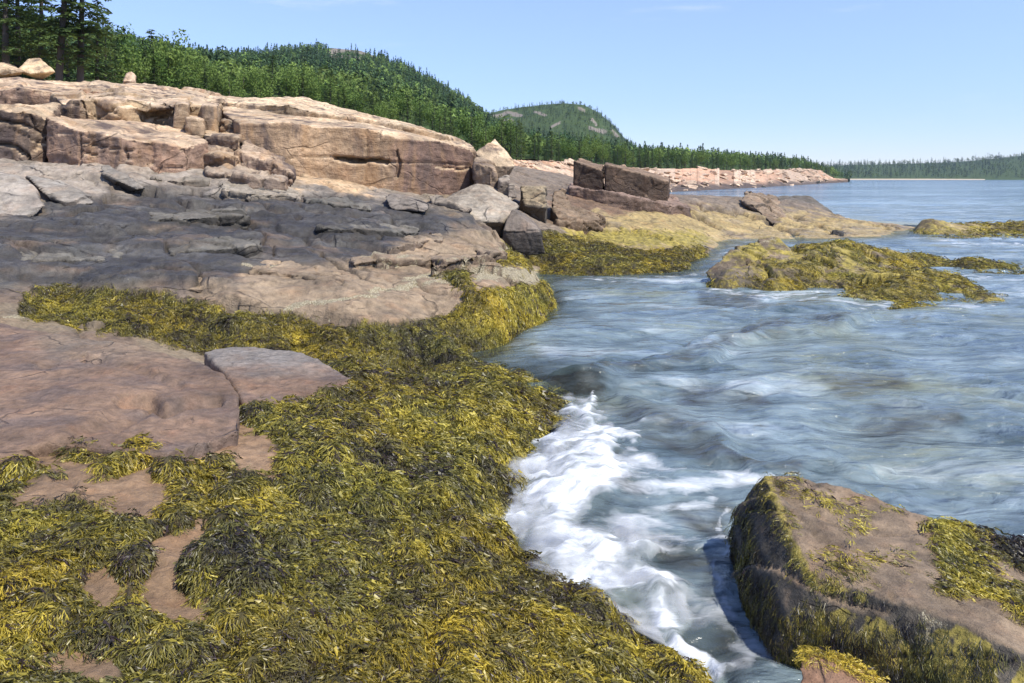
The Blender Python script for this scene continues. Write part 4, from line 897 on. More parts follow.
def water():
    nu = 620; us = np.linspace(-520, 1560, nu)
    ls = np.r_[np.linspace(math.log(2.4), math.log(60), 640), np.linspace(math.log(60), math.log(2050), 170)[1:]]
    U, L = np.meshgrid(us, ls); U = U.ravel(); D = np.exp(L.ravel()); X = (U - W2) * D / F
    tz = np.where((U > -265) & (U < 1055) & (D < 75), TZ(np.clip(U, -265, 1055), np.clip(D, 2.55, 75)), -3.0)
    dep = np.clip(-tz, 0, 3)
    cut = np.maximum(D * .0052, np.abs(us[1] - us[0]) * D / F * .6)
    u0, v0 = px(np.c_[X, D, 0 * X])
    z = wave_h(X, D, cut) * sstep(-.02, .5, dep + .15)
    # a swell humping up before it breaks on the shelf
    jw = (fbm(np.c_[X * .9, D * .9, 0 * X], 3, 341) * np.minimum(60, 420 / D), fbm(np.c_[X * .9, D * .9, 0 * X], 3, 342) * np.minimum(14, 110 / D))
    for line, a in (([(540, 392, 8), (575, 386, 11), (620, 378, 14), (690, 366, 14), (740, 345, 12), (800, 334, 10), (880, 326, 6)], .15), ([(610, 405, 16), (640, 415, 22), (700, 440, 26), (760, 475, 20), (860, 482, 10)], .10), ([(580, 506, 10), (620, 500, 16), (700, 494, 18), (780, 490, 10)], .05), ([(600, 566, 14), (640, 560, 22), (690, 552, 22), (760, 546, 14)], .05)):
        z += a * linemask(u0, v0, line, jw)
    jsp = (fbm(np.c_[X * 1.8, D * 1.3, 0 * X], 4, 323) * 34, fbm(np.c_[X * 1.8, D * 1.3, 0 * X], 4, 324) * 16)
    spl = splashmask(u0, v0, jsp)
    z += spl * (.06 + .05 * fbm(np.c_[X, D, 0 * X] * 4, 3, 330))
    jit = (fbm(np.c_[X * 1.5, D * 1.5, 0 * X], 3, 321) * np.minimum(22, 220 / D), fbm(np.c_[X * 1.5, D * 1.5, 0 * X], 3, 322) * np.minimum(8, 70 / D))
    foam = np.minimum(1, spl * 1.08)
    for ln in STREAKS: foam = np.maximum(foam, (.60 if ln[0][1] > 450 else .40) * linemask(u0, v0, ln, jit))
    brown = np.zeros(len(X))
    for ln in BROWN: brown = np.maximum(brown, linemask(u0, v0, ln, jit))
    P = np.c_[X, D, z]
    # drop only what lies under dry land well away from the water
    keep = (dep > 0) | (tz < .5)
    keep = keep.reshape(len(ls), nu)
    kk = keep[:-1, :-1] | keep[1:, :-1] | keep[:-1, 1:] | keep[1:, 1:]
    Fc = gridfaces(len(ls), nu)[kk.ravel()]
    Fc = Fc[D[Fc[:, 0]] < 6000]
    o = mesh_np('sea_water', P, Fc, {'aux': np.c_[foam, sstep(-.02, .8, dep), brown]}, True)
    m, nt = newmat('sea_water'); b = NB(nt)
    c = b.ocoord(); aux = b.attr('aux'); sep = b.n('ShaderNodeSeparateColor'); b.link(aux, sep.inputs[0])
    w = b.warp(c, .6, 1.5)
    e1 = b.noise(b.mapping(w, (.5, 1.15, 1), (0, 0, .10)), .6, 8, .62)
    e2 = b.noise(b.mapping(w, (.48, 1.3, 1), (0, 0, -.06)), 2.0, 8, .66)
    e3 = b.noise(b.mapping(c, (.30, 1.2, 1)), .05, 8, .6)
    n = b.math('ADD', b.math('MULTIPLY', e1, .55), b.math('MULTIPLY', e2, .45))
    col = b.mix(b.mapr(n, .37, .64), (.046, .070, .078), (.26, .335, .36))
    col = b.mix(b.mapr(e1, .56, .70, 0, .8), col, (.50, .55, .57))  # pale streaks put bright surface highlights into the water colour
    gr = b.noise(w, .28, 4)
    col = b.mix(b.mapr(gr, .52, .68, 0, .75), col, (.20, .215, .13))
    col = b.mix(b.math('MULTIPLY', sep.outputs[2], b.mapr(e2, .3, .6, 1.0, .45)), col, (.046, .042, .028))
    # open sea beyond the inlet
    pos = b.n('ShaderNodeSeparateXYZ'); b.link(c, pos.inputs[0])
    far = b.mapr(pos.outputs[1], 40, 120, 0, 1, True)
    fcol = b.mix(b.mapr(e3, .42, .60), (.055, .10, .135), (.20, .29, .34))
    col = b.mix(far, col, fcol)
    cn = b.noise(b.mapping(c, (.35, 1.0, 1)), .55, 8, .75)
    col = b.mix(b.math('MULTIPLY', far, b.mapr(cn, .66, .74, 0, .55)), col, (.75, .78, .80))
    # foam: silk near the break, thin streaks elsewhere
    f1 = b.noise(b.mapping(b.warp(c, 1.4, .9), (.8, 2.2, 1), (0, 0, .25)), 2.1, 7, .6)
    ff = b.mapr(b.math('ADD', sep.outputs[0], b.math('MULTIPLY', b.math('SUBTRACT', f1, .5), 2.3)), .30, 1.05)
    ff = b.math('MULTIPLY', ff, b.mapr(sep.outputs[0], .02, .25))
    h = b.math('ADD', b.math('MULTIPLY', e2, .6), b.math('MULTIPLY', b.noise(b.mapping(w, (.6, 1.5, 1)), 4, 2.5, .5), .16))
    nrm = b.bump(h, .14, 1.0)
    rp = b.noise(b.mapping(b.warp(c, 1.2, .4), (.42, 1.25, 1)), 2.4, 2.5, .55)
    nrm = b.bump(rp, .20, 1.0, nrm)
    nrm = b.bump(b.noise(b.mapping(c, (.42, 1, 1)), .5, 4.5, .62), .7, .9, nrm)
    nrm2 = b.bump(f1, .10, .6)
    p0 = b.bsdf(col, .10, nrm, .5, IOR=1.33)
    fd = b.bsdf((.66, .69, .71), .8, nrm2, .1)
    fm = b.n('ShaderNodeMixShader'); b.link(ff, fm.inputs[0]); b.link(p0, fm.inputs[1]); b.link(fd, fm.inputs[2]); p = fm.outputs[0]
    tr = b.n('ShaderNodeBsdfTransparent'); tr.inputs[0].default_value = (.80, .88, .84, 1)
    a = b.math('MAXIMUM', b.mapr(sep.outputs[1], 0, 1, .30, .97), ff)
    x = b.n('ShaderNodeMixShader'); b.link(a, x.inputs[0]); b.link(tr.outputs[0], x.inputs[1]); b.link(p, x.inputs[2])
    b.out(x.outputs[0]); o.data.materials.append(m)
    tag(o, kind='structure'); return o
water()

# splash: froth standing over the break, in thin layers of spray
def splash():
    m, nt = newmat('froth'); b = NB(nt); c = b.ocoord()
    den = b.attr('den', True)
    w = b.warp(c, 2.2, .35)
    n = b.math('ADD', b.math('MULTIPLY', b.noise(b.mapping(w, (1.0, 1.5, .8), (0, 0, .5)), 2.6, 5, .52), .8), b.math('MULTIPLY', b.noise(b.mapping(w, (.5, 1.8, 1), (0, 0, .45)), 7, 4, .55), .2))
    a = b.mapr(b.math('ADD', den, b.math('MULTIPLY', b.math('SUBTRACT', n, .5), 2.6)), .25, 1.2, 0, .55, True)
    a = b.math('MULTIPLY', a, b.mapr(den, 0, .12))
    d = b.n('ShaderNodeBsdfDiffuse'); d.inputs[0].default_value = (.70, .72, .74, 1)
    t2 = b.n('ShaderNodeBsdfTranslucent'); t2.inputs[0].default_value = (.70, .72, .74, 1)
    dm = b.n('ShaderNodeMixShader'); dm.inputs[0].default_value = .45; b.link(d.outputs[0], dm.inputs[1]); b.link(t2.outputs[0], dm.inputs[2])
    t = b.n('ShaderNodeBsdfTransparent')
    x = b.n('ShaderNodeMixShader'); b.link(a, x.inputs[0]); b.link(t.outputs[0], x.inputs[1]); b.link(dm.outputs[0], x.inputs[2])
    b.out(x.outputs[0])
    us = np.linspace(440, 800, 240); ls = np.linspace(math.log(4.2), math.log(12.4), 240)
    U, L = np.meshgrid(us, ls); U = U.ravel(); D = np.exp(L.ravel()); X = (U - W2) * D / F
    u0, v0 = px(np.c_[X, D, 0 * X])
    P0 = np.c_[X, D, 0 * X]
    jit = (fbm(P0 * 1.9, 4, 401) * 38, fbm(P0 * 1.9, 4, 402) * 18)
    m0 = splashmask(u0, v0, jit)
    tz = np.maximum(TZ(U, D), 0)
    hh = .08 + .26 * np.exp(-((D - 8.7) / 1.1) ** 2) + .12 * sstep(7.5, 6, D) * sstep(5, 6, D)
    plume = .5 + .9 * np.clip(fbm(P0 * 1.5, 3, 403) + .3, 0, 1.2)
    VV = []; FF = []; DD = []; n = len(X); G = gridfaces(len(ls), len(us)); K = 9
    for k in range(K):
        t_ = k / (K - 1)
        z = tz * .8 + .05 + hh * plume * m0 * t_ + .03 * fbm(P0 * 3 + k, 2, 404)
        den = m0 * (1.15 - .95 * t_ ** .8)
        VV.append(np.c_[X + .05 * t_ * m0, D, z]); DD.append(den)
        f = G[(m0[G] > .03).any(1)]; FF.append(f + k * n)
    V = np.concatenate(VV); Fa = np.concatenate(FF); De = np.concatenate(DD)
    used, inv = np.unique(Fa, return_inverse=True)
    o = mesh_np('surf_foam', V[used], inv.reshape(-1, 4), {'den': De[used]}, True, m)
    tag(o, 'white surf foam breaking against the foreground seaweed shelf', 'foam', kind='stuff')
splash()

# ------------------------------------------------------------------ far coast
def loft(curves, us, nt, ease=1.0):
    """rows between curves; a curve is a list of (u, d, z)"""
    rows = []
    cs = [np.array(c, float) for c in curves]
    ev = [np.c_[np.interp(us, c[:, 0], c[:, 1]), np.interp(us, c[:, 0], c[:, 2])] for c in cs]
    for i in range(len(ev) - 1):
        for t in np.linspace(0, 1, nt[i], endpoint=(i == len(ev) - 2)):
            d = ev[i][:, 0] * (1 - t) + ev[i + 1][:, 0] * t; z = ev[i][:, 1] * (1 - t) + ev[i + 1][:, 1] * t
            rows.append(np.c_[(us - W2) * d / F, d, z])
    return np.array(rows)
def zc(pts): return [(u, d, H - (v - HY) * d / F) for u, v, d in pts]

shoreA = [(380, 95, 2.0), (500, 100, 1.5), (560, 115, .6), (640, 150, -.1), (700, 185, -.1), (760, 248, -.1), (800, 335, -.1), (833, 480, -.1), (850, 560, -.2)]
shoreB = zc([(380, 150, 120), (500, 161, 120), (560, 161.5, 150), (640, 168, 205), (700, 169.5, 250), (760, 170.5, 330), (800, 169, 430), (820, 170.5, 500), (834, 179, 560), (850, 180, 600)])
shoreC = [(u, d * 1.06, z + .2) for u, d, z in shoreB]
def pink_shore():
    us = np.linspace(380, 848, 760); R = loft([[(u, d * .97, z - 1.5) for u, d, z in shoreA], shoreA, shoreB, shoreC], us, [8, 90, 14])
    nr, nc = R.shape[:2]; P = R.reshape(-1, 3)
    s = np.clip(P[:, 1] / 250, .6, 1.6); Q = P[:, :2] / s[:, None]
    t = np.repeat(np.arange(nr), nc); m = sstep(4, 30, t) * sstep(nr + 2, nr - 12, t)
    f1, f2, r1, r2, r3, cx, cy = worley(np.c_[Q[:, 0] * .16 + Q[:, 1] * .10, Q[:, 1] * .42 - Q[:, 0] * .05], 601)
    g1, g2, s1, s2, s3, ex, ey = worley(np.c_[Q[:, 0] * .45 + Q[:, 1] * .2, Q[:, 1] * 1.0], 602)
    P[:, 2] += m * ((r1 - .5) * 1.0 + cx * (r2 - .5) * 1.4 - cy * (.2 + r3) * .9 + (s1 - .5) * .5 + ex * (s2 - .5) * .6 - ey * .4) * s * .4 + m * fbm(np.c_[P[:, 0] * .04, P[:, 1] * .02, 0 * P[:, 0]], 3, 603) * .5
    base = np.array([.50, .375, .285]); col = np.tile(base, (len(P), 1)) * (.75 + .5 * r1[:, None])
    pk = (r2 > .6)[:, None]; col = np.where(pk, col * np.array([.95, .80, .72]), col)
    low = sstep(2.6, .6, P[:, 2] + .9 * fbm(P * .1, 3, 6))[:, None]
    col = col * (1 - low) + np.array([.10, .075, .062]) * low
    crk = sstep(.09, 0, f2 - f1)[:, None] * .15; col = col * (1 - crk) + np.array([.06, .05, .045]) * crk
    o = mesh_np('pink_shore', P, gridfaces(nr, nc), {'col': np.clip(col, .01, .8), 'aux': np.zeros((len(P), 3))}, True, M_far)
    tag(o, kind='structure')
    return R
pink_shore()

def ground_mat():
    m, nt = newmat('forest_floor'); b = NB(nt); c = b.ocoord()
    n = b.noise(c, .12, 8, .65); col = b.mix(n, (.03, .055, .018), (.07, .10, .03))
    aux = b.attr('rock', True); rn = b.noise(b.mapping(c, (1, 1, .6)), .06, 8, .7)
    rf = b.mapr(b.math('ADD', aux, b.math('MULTIPLY', b.math('SUBTRACT', rn, .5), 3.0)), .45, .7)
    rc = b.mix(b.noise(c, .25, 6, .7), (.12, .105, .085), (.27, .235, .19))
    b.out(b.bsdf(b.mix(rf, col, rc), .95, b.bump(n, 1.0), .1)); return m
M_floor = ground_mat()

def hill(name, curves, us, nt, rockspots, bumpz=1.0):
    R = loft(curves, us, nt); nr, nc = R.shape[:2]; P = R.reshape(-1, 3)
    P[:, 2] += fbm(P * .02, 3, 8) * bumpz
    u, v = px(P); rock = np.zeros(len(P))
    for ln in rockspots: rock = np.maximum(rock, linemask(u, v, ln))
    o = mesh_np(name, P, gridfaces(nr, nc), {'rock': rock}, True, M_floor); tag(o, kind='structure')
    return P.reshape(nr, nc, 3), rock.reshape(nr, nc)

h1base = [(-300, 66, 9.5), (0, 66, 9.5), (110, 74, 9.3), (220, 90, 10.5), (300, 105, 11), (400, 118, 9.5), (470, 125, 7.0)] + [(u, d * 1.05, z + .1) for u, d, z in shoreB if u >= 500]
h1mid = zc([(-300, 60, 170), (0, 62, 180), (110, 68, 190), (220, 80, 230), (300, 82, 280), (360, 88, 300), (430, 108, 290), (470, 134, 280), (500, 150, 270), (560, 158, 290), (640, 162.5, 330), (700, 162.5, 390), (760, 165, 470), (800, 167, 520), (834, 176, 600), (850, 179, 620)])
h1top = zc([(-300, 5, 330), (0, 22, 330), (60, 33, 340), (100, 41, 350), (150, 52, 380), (200, 59, 430), (235, 60, 470), (290, 53, 560), (330, 48, 600), (360, 50, 620), (400, 66, 610), (430, 81, 600), (460, 98, 590), (490, 122, 580), (520, 138, 570), (560, 146, 560), (640, 155, 580), (700, 160.5, 610), (760, 163.5, 620), (800, 167, 640), (834, 176, 660), (850, 179, 680)])
h1back = [(u, d + 160, z - 30) for u, d, z in h1top]
h1spots = [[(322, 54, 3), (334, 51, 6), (348, 48, 7), (364, 51, 6), (376, 58, 4)], [(355, 76, 5), (372, 82, 6)], [(388, 88, 3), (400, 92, 4)], [(440, 94, 3), (450, 100, 3)], [(330, 52, 4), (325, 56, 3)], [(376, 84, 3), (380, 90, 3)], [(328, 56, 3), (345, 57, 4), (364, 58, 3)]]
hp1, hr1 = hill('wooded_hill', [h1base, h1mid, h1top, h1back], np.linspace(-300, 850, 330), [26, 40, 6], h1spots)
h2base = [(420, 700, 8), (700, 700, 8)]
h2top = zc([(420, 140, 1000), (470, 122, 1000), (490, 113, 1000), (508, 109.5, 1000), (526, 107, 1000), (545, 104.5, 1000), (565, 103.5, 1000), (583, 105, 1000), (598, 112, 1000), (610, 122, 1000), (625, 139, 1000), (650, 158, 1000), (700, 172, 1000)])
h2back = [(u, d + 300, z - 60) for u, d, z in h2top]
h2spots = [[(495, 117, 5), (508, 112, 4), (520, 116, 5)], [(497, 122, 4), (512, 120, 4)], [(577, 107, 3), (584, 111, 3.5)], [(592, 119, 3.5), (596, 125, 3)], [(560, 122, 3), (550, 128, 3)], [(590, 128, 4), (605, 132, 4)], [(535, 112, 2), (545, 115, 3)], [(612, 130, 3), (618, 137, 3)]]
hp2, hr2 = hill('rocky_hill', [h2base, h2top, h2back], np.linspace(420, 700, 160), [60, 6], h2spots, 2)
h3base = [(620, 1250, 1.5), (1000, 1300, 1.5), (1400, 1300, 2.0)]
h3top = zc([(620, 169, 1700), (820, 166, 1700), (870, 164.5, 1700), (940, 163, 1700), (970, 161, 1650), (990, 159, 1600), (1024, 155.5, 1600), (1150, 148, 1600), (1400, 135, 1700)])
hp3, hr3 = hill('far_shore', [[(u, d - 6, -1.0) for u, d, z in h3base], h3base, h3top, [(u, d + 300, z - 40) for u, d, z in h3top]], np.linspace(620, 1400, 200), [3, 22, 5], [], .5)
def beach():
    us = np.linspace(830, 985, 90); R = loft([[(800, 1205, -.4), (1010, 1215, -.4)], [(800, 1235, 1.0), (1010, 1245, 1.0)], [(800, 1262, 2.0), (930, 1266, 1.9), (1010, 1275, 1.2)]], us, [5, 6])
    nr, nc = R.shape[:2]; P = R.reshape(-1, 3)
    m, nt = newmat('beach_sand'); b = NB(nt); b.out(b.bsdf(b.mix(b.noise(b.ocoord(), .3, 4), (.40, .33, .23), (.52, .44, .31)), .95, None, .1))
    tag(mesh_np('sand_beach', P, gridfaces(nr, nc), None, True, m), kind='structure')
beach()

# ------------------------------------------------------------------ trees
def conifer_tris(n, seed, slim=.30):
    """unit-height spruce crown as loose needle sprays"""
    g = np.random.default_rng(seed); V = []; 
    for i in range(n):
        t = g.random() ** .85 * .9 + .08
        R = slim * (1 - t) ** .8 * g.uniform(.55, 1.12) + .012; a = g.uniform(0, 2 * math.pi)
        r0 = R * g.uniform(.0, .55); w = .05 + .20 * R
        ca, sa = math.cos(a), math.sin(a)
        zz = t + .02
        p0 = (ca * r0 - sa * w * .6, sa * r0 + ca * w * .6, zz + .03); p1 = (ca * r0 + sa * w * .6, sa * r0 - ca * w * .6, zz + .02)
        p2 = (ca * R * 1.1, sa * R * 1.1, zz - .30 * R - .02)
        V += [p0, p1, p2]
    V += [(-.02, 0, .9), (.02, 0, .9), (0, 0, 1.04), (0, -.02, .9), (0, .02, .9), (0, 0, 1.04)]
    return np.array(V)
def round_tris(n, seed):
    g = np.random.default_rng(seed); V = []
    for i in range(n):
        d = g.normal(size=3); d /= np.linalg.norm(d)
        k = .8 + .35 * math.sin(3 * d[0] + seed) * math.sin(4 * d[1] + 2 * d[2])
        c = np.array([d[0] * .33, d[1] * .33, .60 + d[2] * .36]) * np.array([1, 1, 1]) ; c[:2] *= k * g.uniform(.75, 1.05)
        n_ = d + g.normal(size=3) * .6; a_ = np.cross(n_, g.normal(size=3)); a_ /= np.linalg.norm(a_); b_ = np.cross(n_, a_); b_ /= np.linalg.norm(b_)
        s = g.uniform(.07, .12)
        V += [c + a_ * s, c - a_ * .5 * s + b_ * .8 * s, c - a_ * .5 * s - b_ * .8 * s]
    return np.array(V)

def forest(name, label, P, weight, n, hmin, hmax, seed, broad=.3, ntri=60, shade=1.0, dens=1.0):
    """a far wood that reads as one mass"""
    g = np.random.default_rng(seed); nr, nc = P.shape[:2]
    A = P[:-1, :-1]; B = P[1:, 1:]; ar = np.linalg.norm(np.cross(P[1:, :-1] - A, P[:-1, 1:] - A), axis=2) * weight[:-1, :-1]
    # count of trees follows what can be told apart at that distance
    pr_ = (ar / np.maximum(A[:, :, 1], 60) ** dens).ravel(); pr_ /= pr_.sum()
    idx = g.choice(len(pr_), n, p=pr_); i, j = idx // (nc - 1), idx % (nc - 1)
    s, t = g.random((n, 1)), g.random((n, 1))
    O = (P[i, j] * (1 - s) + P[i + 1, j] * s) * (1 - t) + (P[i, j + 1] * (1 - s) + P[i + 1, j + 1] * s) * t
    tn = fbm(O * .018, 3, seed)
    isb = g.random(n) < np.clip(broad + .55 * tn, 0, .9)
    hh = g.uniform(hmin, hmax, n) * np.where(isb, .8, 1.0) * g.choice([.7, 1.0, 1.15], n)
    CT = [conifer_tris(ntri, seed + k, .22 + .03 * k) for k in range(4)]; RT = [round_tris(int(ntri * 1.3), seed + 20 + k) for k in range(3)]
    VV = []; CC = []
    kind = np.where(isb, 4 + g.integers(0, 3, n), g.integers(0, 4, n))
    for k in range(7):
        sel = np.where(kind == k)[0]
        if not len(sel): continue
        T = (CT + RT)[k]; a = g.uniform(0, 2 * math.pi, len(sel)); ca, sa = np.cos(a)[:, None], np.sin(a)[:, None]
        x = T[None, :, 0] * ca - T[None, :, 1] * sa; y = T[None, :, 0] * sa + T[None, :, 1] * ca
        h = hh[sel][:, None]
        V = np.stack([O[sel, 0:1] + x * h, O[sel, 1:2] + y * h, O[sel, 2:3] + T[None, :, 2] * h - .3], 2)
        c0 = np.array([.135, .205, .050]) if k >= 4 else np.array([.055, .100, .038])
        c = shade * c0[None] * (1 + .35 * g.normal(size=(len(sel), 1)).clip(-1, 1.6)) * (1 + np.c_[.25 * tn[sel], .12 * tn[sel], 0 * tn[sel]])
        cv = np.repeat(c[:, None], len(T), 1) * np.repeat(g.uniform(.7, 1.3, (len(sel), len(T) // 3, 1)), 3, 1)
        VV.append(V.reshape(-1, 3)); CC.append(cv.reshape(-1, 3))
    V = np.concatenate(VV); C = np.clip(np.concatenate(CC), .004, .4)
    o = mesh_np(name, V, np.arange(len(V)).reshape(-1, 3), {'col': C}, False, M_forest)
    tag(o, label, 'forest', kind='stuff'); return o
def rowmask(nr, nc, r0, r1):
    m = np.zeros((nr, nc)); m[r0:r1] = 1; return m
nr1 = hp1.shape[0]
forest('hill_forest', 'mixed spruce and birch wood covering the near hill', hp1, rowmask(nr1, hp1.shape[1], 8, nr1 - 3) * (hr1 < .12), 13000, 3.8, 8.0, 700, .34, 52, dens=1.0)
forest('hill_forest', 'thin dark wood on the far rocky hill', hp2, (hr2 < .40) * rowmask(*hp2.shape[:2], 4, hp2.shape[0] - 3), 5200, 3.5, 7, 720, .18, 34, shade=.62, dens=.3)
forest('far_forest', 'low dark forest along the far shore beyond the beach', hp3, rowmask(*hp3.shape[:2], 3, hp3.shape[0] - 3), 5200, 8, 13, 740, .22, 30, shade=.62, dens=.2)

def spruce_tree(name, height, base_r, bare, seed, detail=1.0):
    """trunk and a crown of drooping whorled branches"""
    g = np.random.default_rng(seed)
    root = bpy.data.objects.new(name, None); COL.objects.link(root)
    n = 9; ring = 9; zs = np.linspace(0, 1, n)
    V = []; 
    lean = g.normal(size=2) * .02
    for z in zs:
        r = .24 * (1 - z) ** .85 * height / 12 + .015
        for k in range(ring):
            a = 2 * math.pi * k / ring; V.append((math.cos(a) * r * (1 + .1 * g.normal()) + lean[0] * z * height, math.sin(a) * r + lean[1] * z * height, z * height * .985))
    Fq = [(i * ring + k, i * ring + (k + 1) % ring, (i + 1) * ring + (k + 1) % ring, (i + 1) * ring + k) for i in range(n - 1) for k in range(ring)]
    # dead stubs on the bare trunk belong to the trunk
    mesh_np('trunk', np.array(V), np.array(Fq), None, True, M_bark, root)
    Q = []; z = bare * height
    while z < height * .985:
        t = (z - bare * height) / (height * (1 - bare)); L = base_r * (1 - t) ** .75 * (.55 + .45 * min(1, t * 5)) + .12
        for b_ in range(g.integers(4, 7)):
            if g.random() < .24: continue
            a = g.uniform(0, 2 * math.pi); l = L * g.uniform(.55, 1.18); up = .25 * t - .12 + g.normal() * .06
            m = max(3, int(l / .22 * detail))
            for q in range(m):
                f = (q + g.random()) / m; rr = l * f
                c = np.array([math.cos(a) * rr + lean[0] * z, math.sin(a) * rr + lean[1] * z, z + up * rr - .10 * rr * rr / max(l, .1) + g.normal() * .05])
                wd = (.14 + .42 * l * (1 - f) * f + .10) * 1.0
                for sgn in (-1, 1):
                    aa = a + sgn * g.uniform(.5, 1.2); dd = np.array([math.cos(aa), math.sin(aa), g.uniform(-.35, .15)]); ss = np.array([-math.sin(aa), math.cos(aa), g.uniform(-.4, .4)]) * g.uniform(.07, .13)
                    e = dd * wd * g.uniform(.6, 1.2)
                    Q.append([c - ss * .5, c + e * .55 - ss, c + e + np.array([0, 0, -.06]), c + e * .5 + ss])
        z += g.uniform(.22, .40) * (1 - .3 * t)
    V = np.array(Q).reshape(-1, 3)
    mesh_np('crown', V, np.arange(len(V)).reshape(-1, 4), None, False, M_spruce, root)
    return root
def birch_tree(name, height, seed):
    g = np.random.default_rng(seed); root = bpy.data.objects.new(name, None); COL.objects.link(root)
    V = []; ring = 7; n = 6
    for i in range(n):
        z = i / (n - 1); r = .13 * (1 - .8 * z)
        for k in range(ring): a = 2 * math.pi * k / ring; V.append((math.cos(a) * r + .1 * math.sin(3 * z), math.sin(a) * r, z * height * .8))
    Fq = [(i * ring + k, i * ring + (k + 1) % ring, (i + 1) * ring + (k + 1) % ring, (i + 1) * ring + k) for i in range(n - 1) for k in range(ring)]
    mesh_np('trunk', np.array(V), np.array(Fq), None, True, M_bark, root)
    cs = [(g.normal(size=3) * np.array([.16, .16, .17]) + np.array([0, 0, .62])) * height for _ in range(16)]
    Q = []
    for c in cs:
        R = g.uniform(.10, .17) * height
        for _ in range(90):
            d = g.normal(size=3); d /= np.linalg.norm(d); p = c + d * R * g.uniform(.55, 1.05)
            n_ = d + g.normal(size=3) * .7; a_ = np.cross(n_, g.normal(size=3)); a_ /= np.linalg.norm(a_); b_ = np.cross(n_, a_); b_ /= np.linalg.norm(b_); s = g.uniform(.10, .20)
            Q.append([p + a_ * s, p + b_ * s * .7, p - a_ * s, p - b_ * s * .7])
    V = np.array(Q).reshape(-1, 3)
    mesh_np('crown', V, np.arange(len(V)).reshape(-1, 4), None, False, M_broad, root)
    return root
def dup(root, loc, rz, sc):
    r = root.copy(); COL.objects.link(r); r.location = loc; r.rotation_euler = (0, 0, rz); r.scale = sc
    for ch in list(root.children):
        c = ch.copy(); COL.objects.link(c); c.parent = r
    return r
protoS = [spruce_tree('spruce_tree', 12, 3.2, .15, 1, 1.35), spruce_tree('spruce_tree', 11, 2.8, .09, 2, 1.3), spruce_tree('spruce_tree', 12, 3.1, .18, 3, 1.35), spruce_tree('spruce_tree', 8, 2.0, .05, 4, .9)]
protoB = [birch_tree('birch_tree', 8, 5), birch_tree('birch_tree', 7, 6)]
used = set()
def place(root, u, d, z, sc, label, cat, group, rz):
    loc = ((u - W2) * d / F, d, z)
    if root.name not in used:
        used.add(root.name); o = root; o.location = loc; o.rotation_euler = (0, 0, rz); o.scale = sc
    else:
        o = dup(root, loc, rz, sc)
    tag(o, label, cat, group); return o
def gz(u, d):
    if d < 75: return float(TZ(np.array([u]), np.array([d]))[0]) - .2
    k = np.argmin((hp1[:, :, 1] - d) ** 2 + (hp1[:, :, 0] - (u - W2) * d / F) ** 2); return float(hp1.reshape(-1, 3)[k, 2]) - .3
G1 = 'tall spruces above the ledges at left'
for u, d, p, s, lab in ((-40, 58, 0, 1.1, 'tall spruce mostly outside the left picture edge'), (6, 56, 2, 1.05, 'spruce with a thick bare trunk nearest the left picture edge'), (18, 61, 1, 1.15, 'dark spruce with a bare trunk left of the tan rounded boulder'), (40, 66, 0, 1.1, 'dense spruce rising directly behind the tan rounded boulder'),
                        (58, 57, 2, 1.12, 'tall spruce with a straight trunk just right of the tan rounded boulder'), (80, 58, 0, 1.08, 'tall spruce with ragged open branches at the right end of the grove'), (97, 66, 1, .78, 'shorter bushy spruce leaning out at the right edge of the grove'), (-15, 68, 1, 1.2, 'dark spruce deep in the grove at the left picture edge'), (68, 70, 3, 1.15, 'low bushy spruce between the two tall trunks right of the boulder'),
                        (30, 72, 3, 1.2, 'low bushy spruce in the shade behind the tan rounded boulder'), (105, 70, 3, .95, 'short light-tipped spruce closing the right end of the grove')):
    place(protoS[p], u, d, gz(u, d), (s, s, s), lab, 'tree', G1, rng.uniform(0, 6.28))
G2 = 'single trees standing before the hill wood'
for u, d, p, s, lab in ((150, 92, 3, 1.0, 'dark spruce standing above the ridge right of the upright stone'), (272, 112, 3, .95, 'broad dark spruce standing over the bleached cliff top'), (318, 150, 1, .62, 'slim dark spruce on the slope right of the broad dark spruce'), (128, 88, 3, .7, 'small dark spruce close behind the upright stone')):
    place(protoS[p], u, d, gz(u, d), (s * 1.15, s * 1.15, s), lab, 'tree', G2, rng.uniform(0, 6.28))
# the front of the wood, tree by tree
g = np.random.default_rng(55)
cand = []
for k in range(4000):
    u = g.uniform(100, 835); i = g.integers(0, 26); j = int((u + 300) / 1150 * (hp1.shape[1] - 1)); p = hp1[i, j]
    cand.append((i + g.random() * 4 - (3 if u > 480 else 0), u, p))
cand.sort(key=lambda t: t[0]); got = []
for c, u, p in cand:
    if len(got) >= 270: break
    if all(abs(u - q[0]) > 3.0 or abs(p[1] - q[1]) > 6 for q in got): got.append((u, p[1], p))
for u, d, p in got:
    f = g.random(); tall = .78 if u > 480 else .8
    pb = .35 if u < 480 else .16
    loc = (p[0] + g.normal() * .5, p[1], p[2] - .3)
    if f < pb:
        r = protoB[g.integers(0, 2)]; s = g.uniform(.75, 1.2) * tall; lab, cat, gr = 'light green birch among the trees at the front of the hill wood', 'tree', 'birches along the front of the wood'
    else:
        r = protoS[g.choice([1, 3, 3, 0])]; s = g.uniform(.55, .95) * tall * (8.5 / 12 if r is not protoS[3] else 1.05); lab, cat, gr = 'dark pointed spruce in the front row of the hill wood', 'tree', 'spruces along the front of the wood'
    place(r, W2 + loc[0] * F / loc[1], loc[1], loc[2], (s, s, s * g.uniform(.9, 1.2)), lab, cat, gr, g.uniform(0, 6.28))
for r in protoS + protoB:
    if r.name not in used:
        for c in list(r.children): bpy.data.objects.remove(c)
        bpy.data.objects.remove(r)

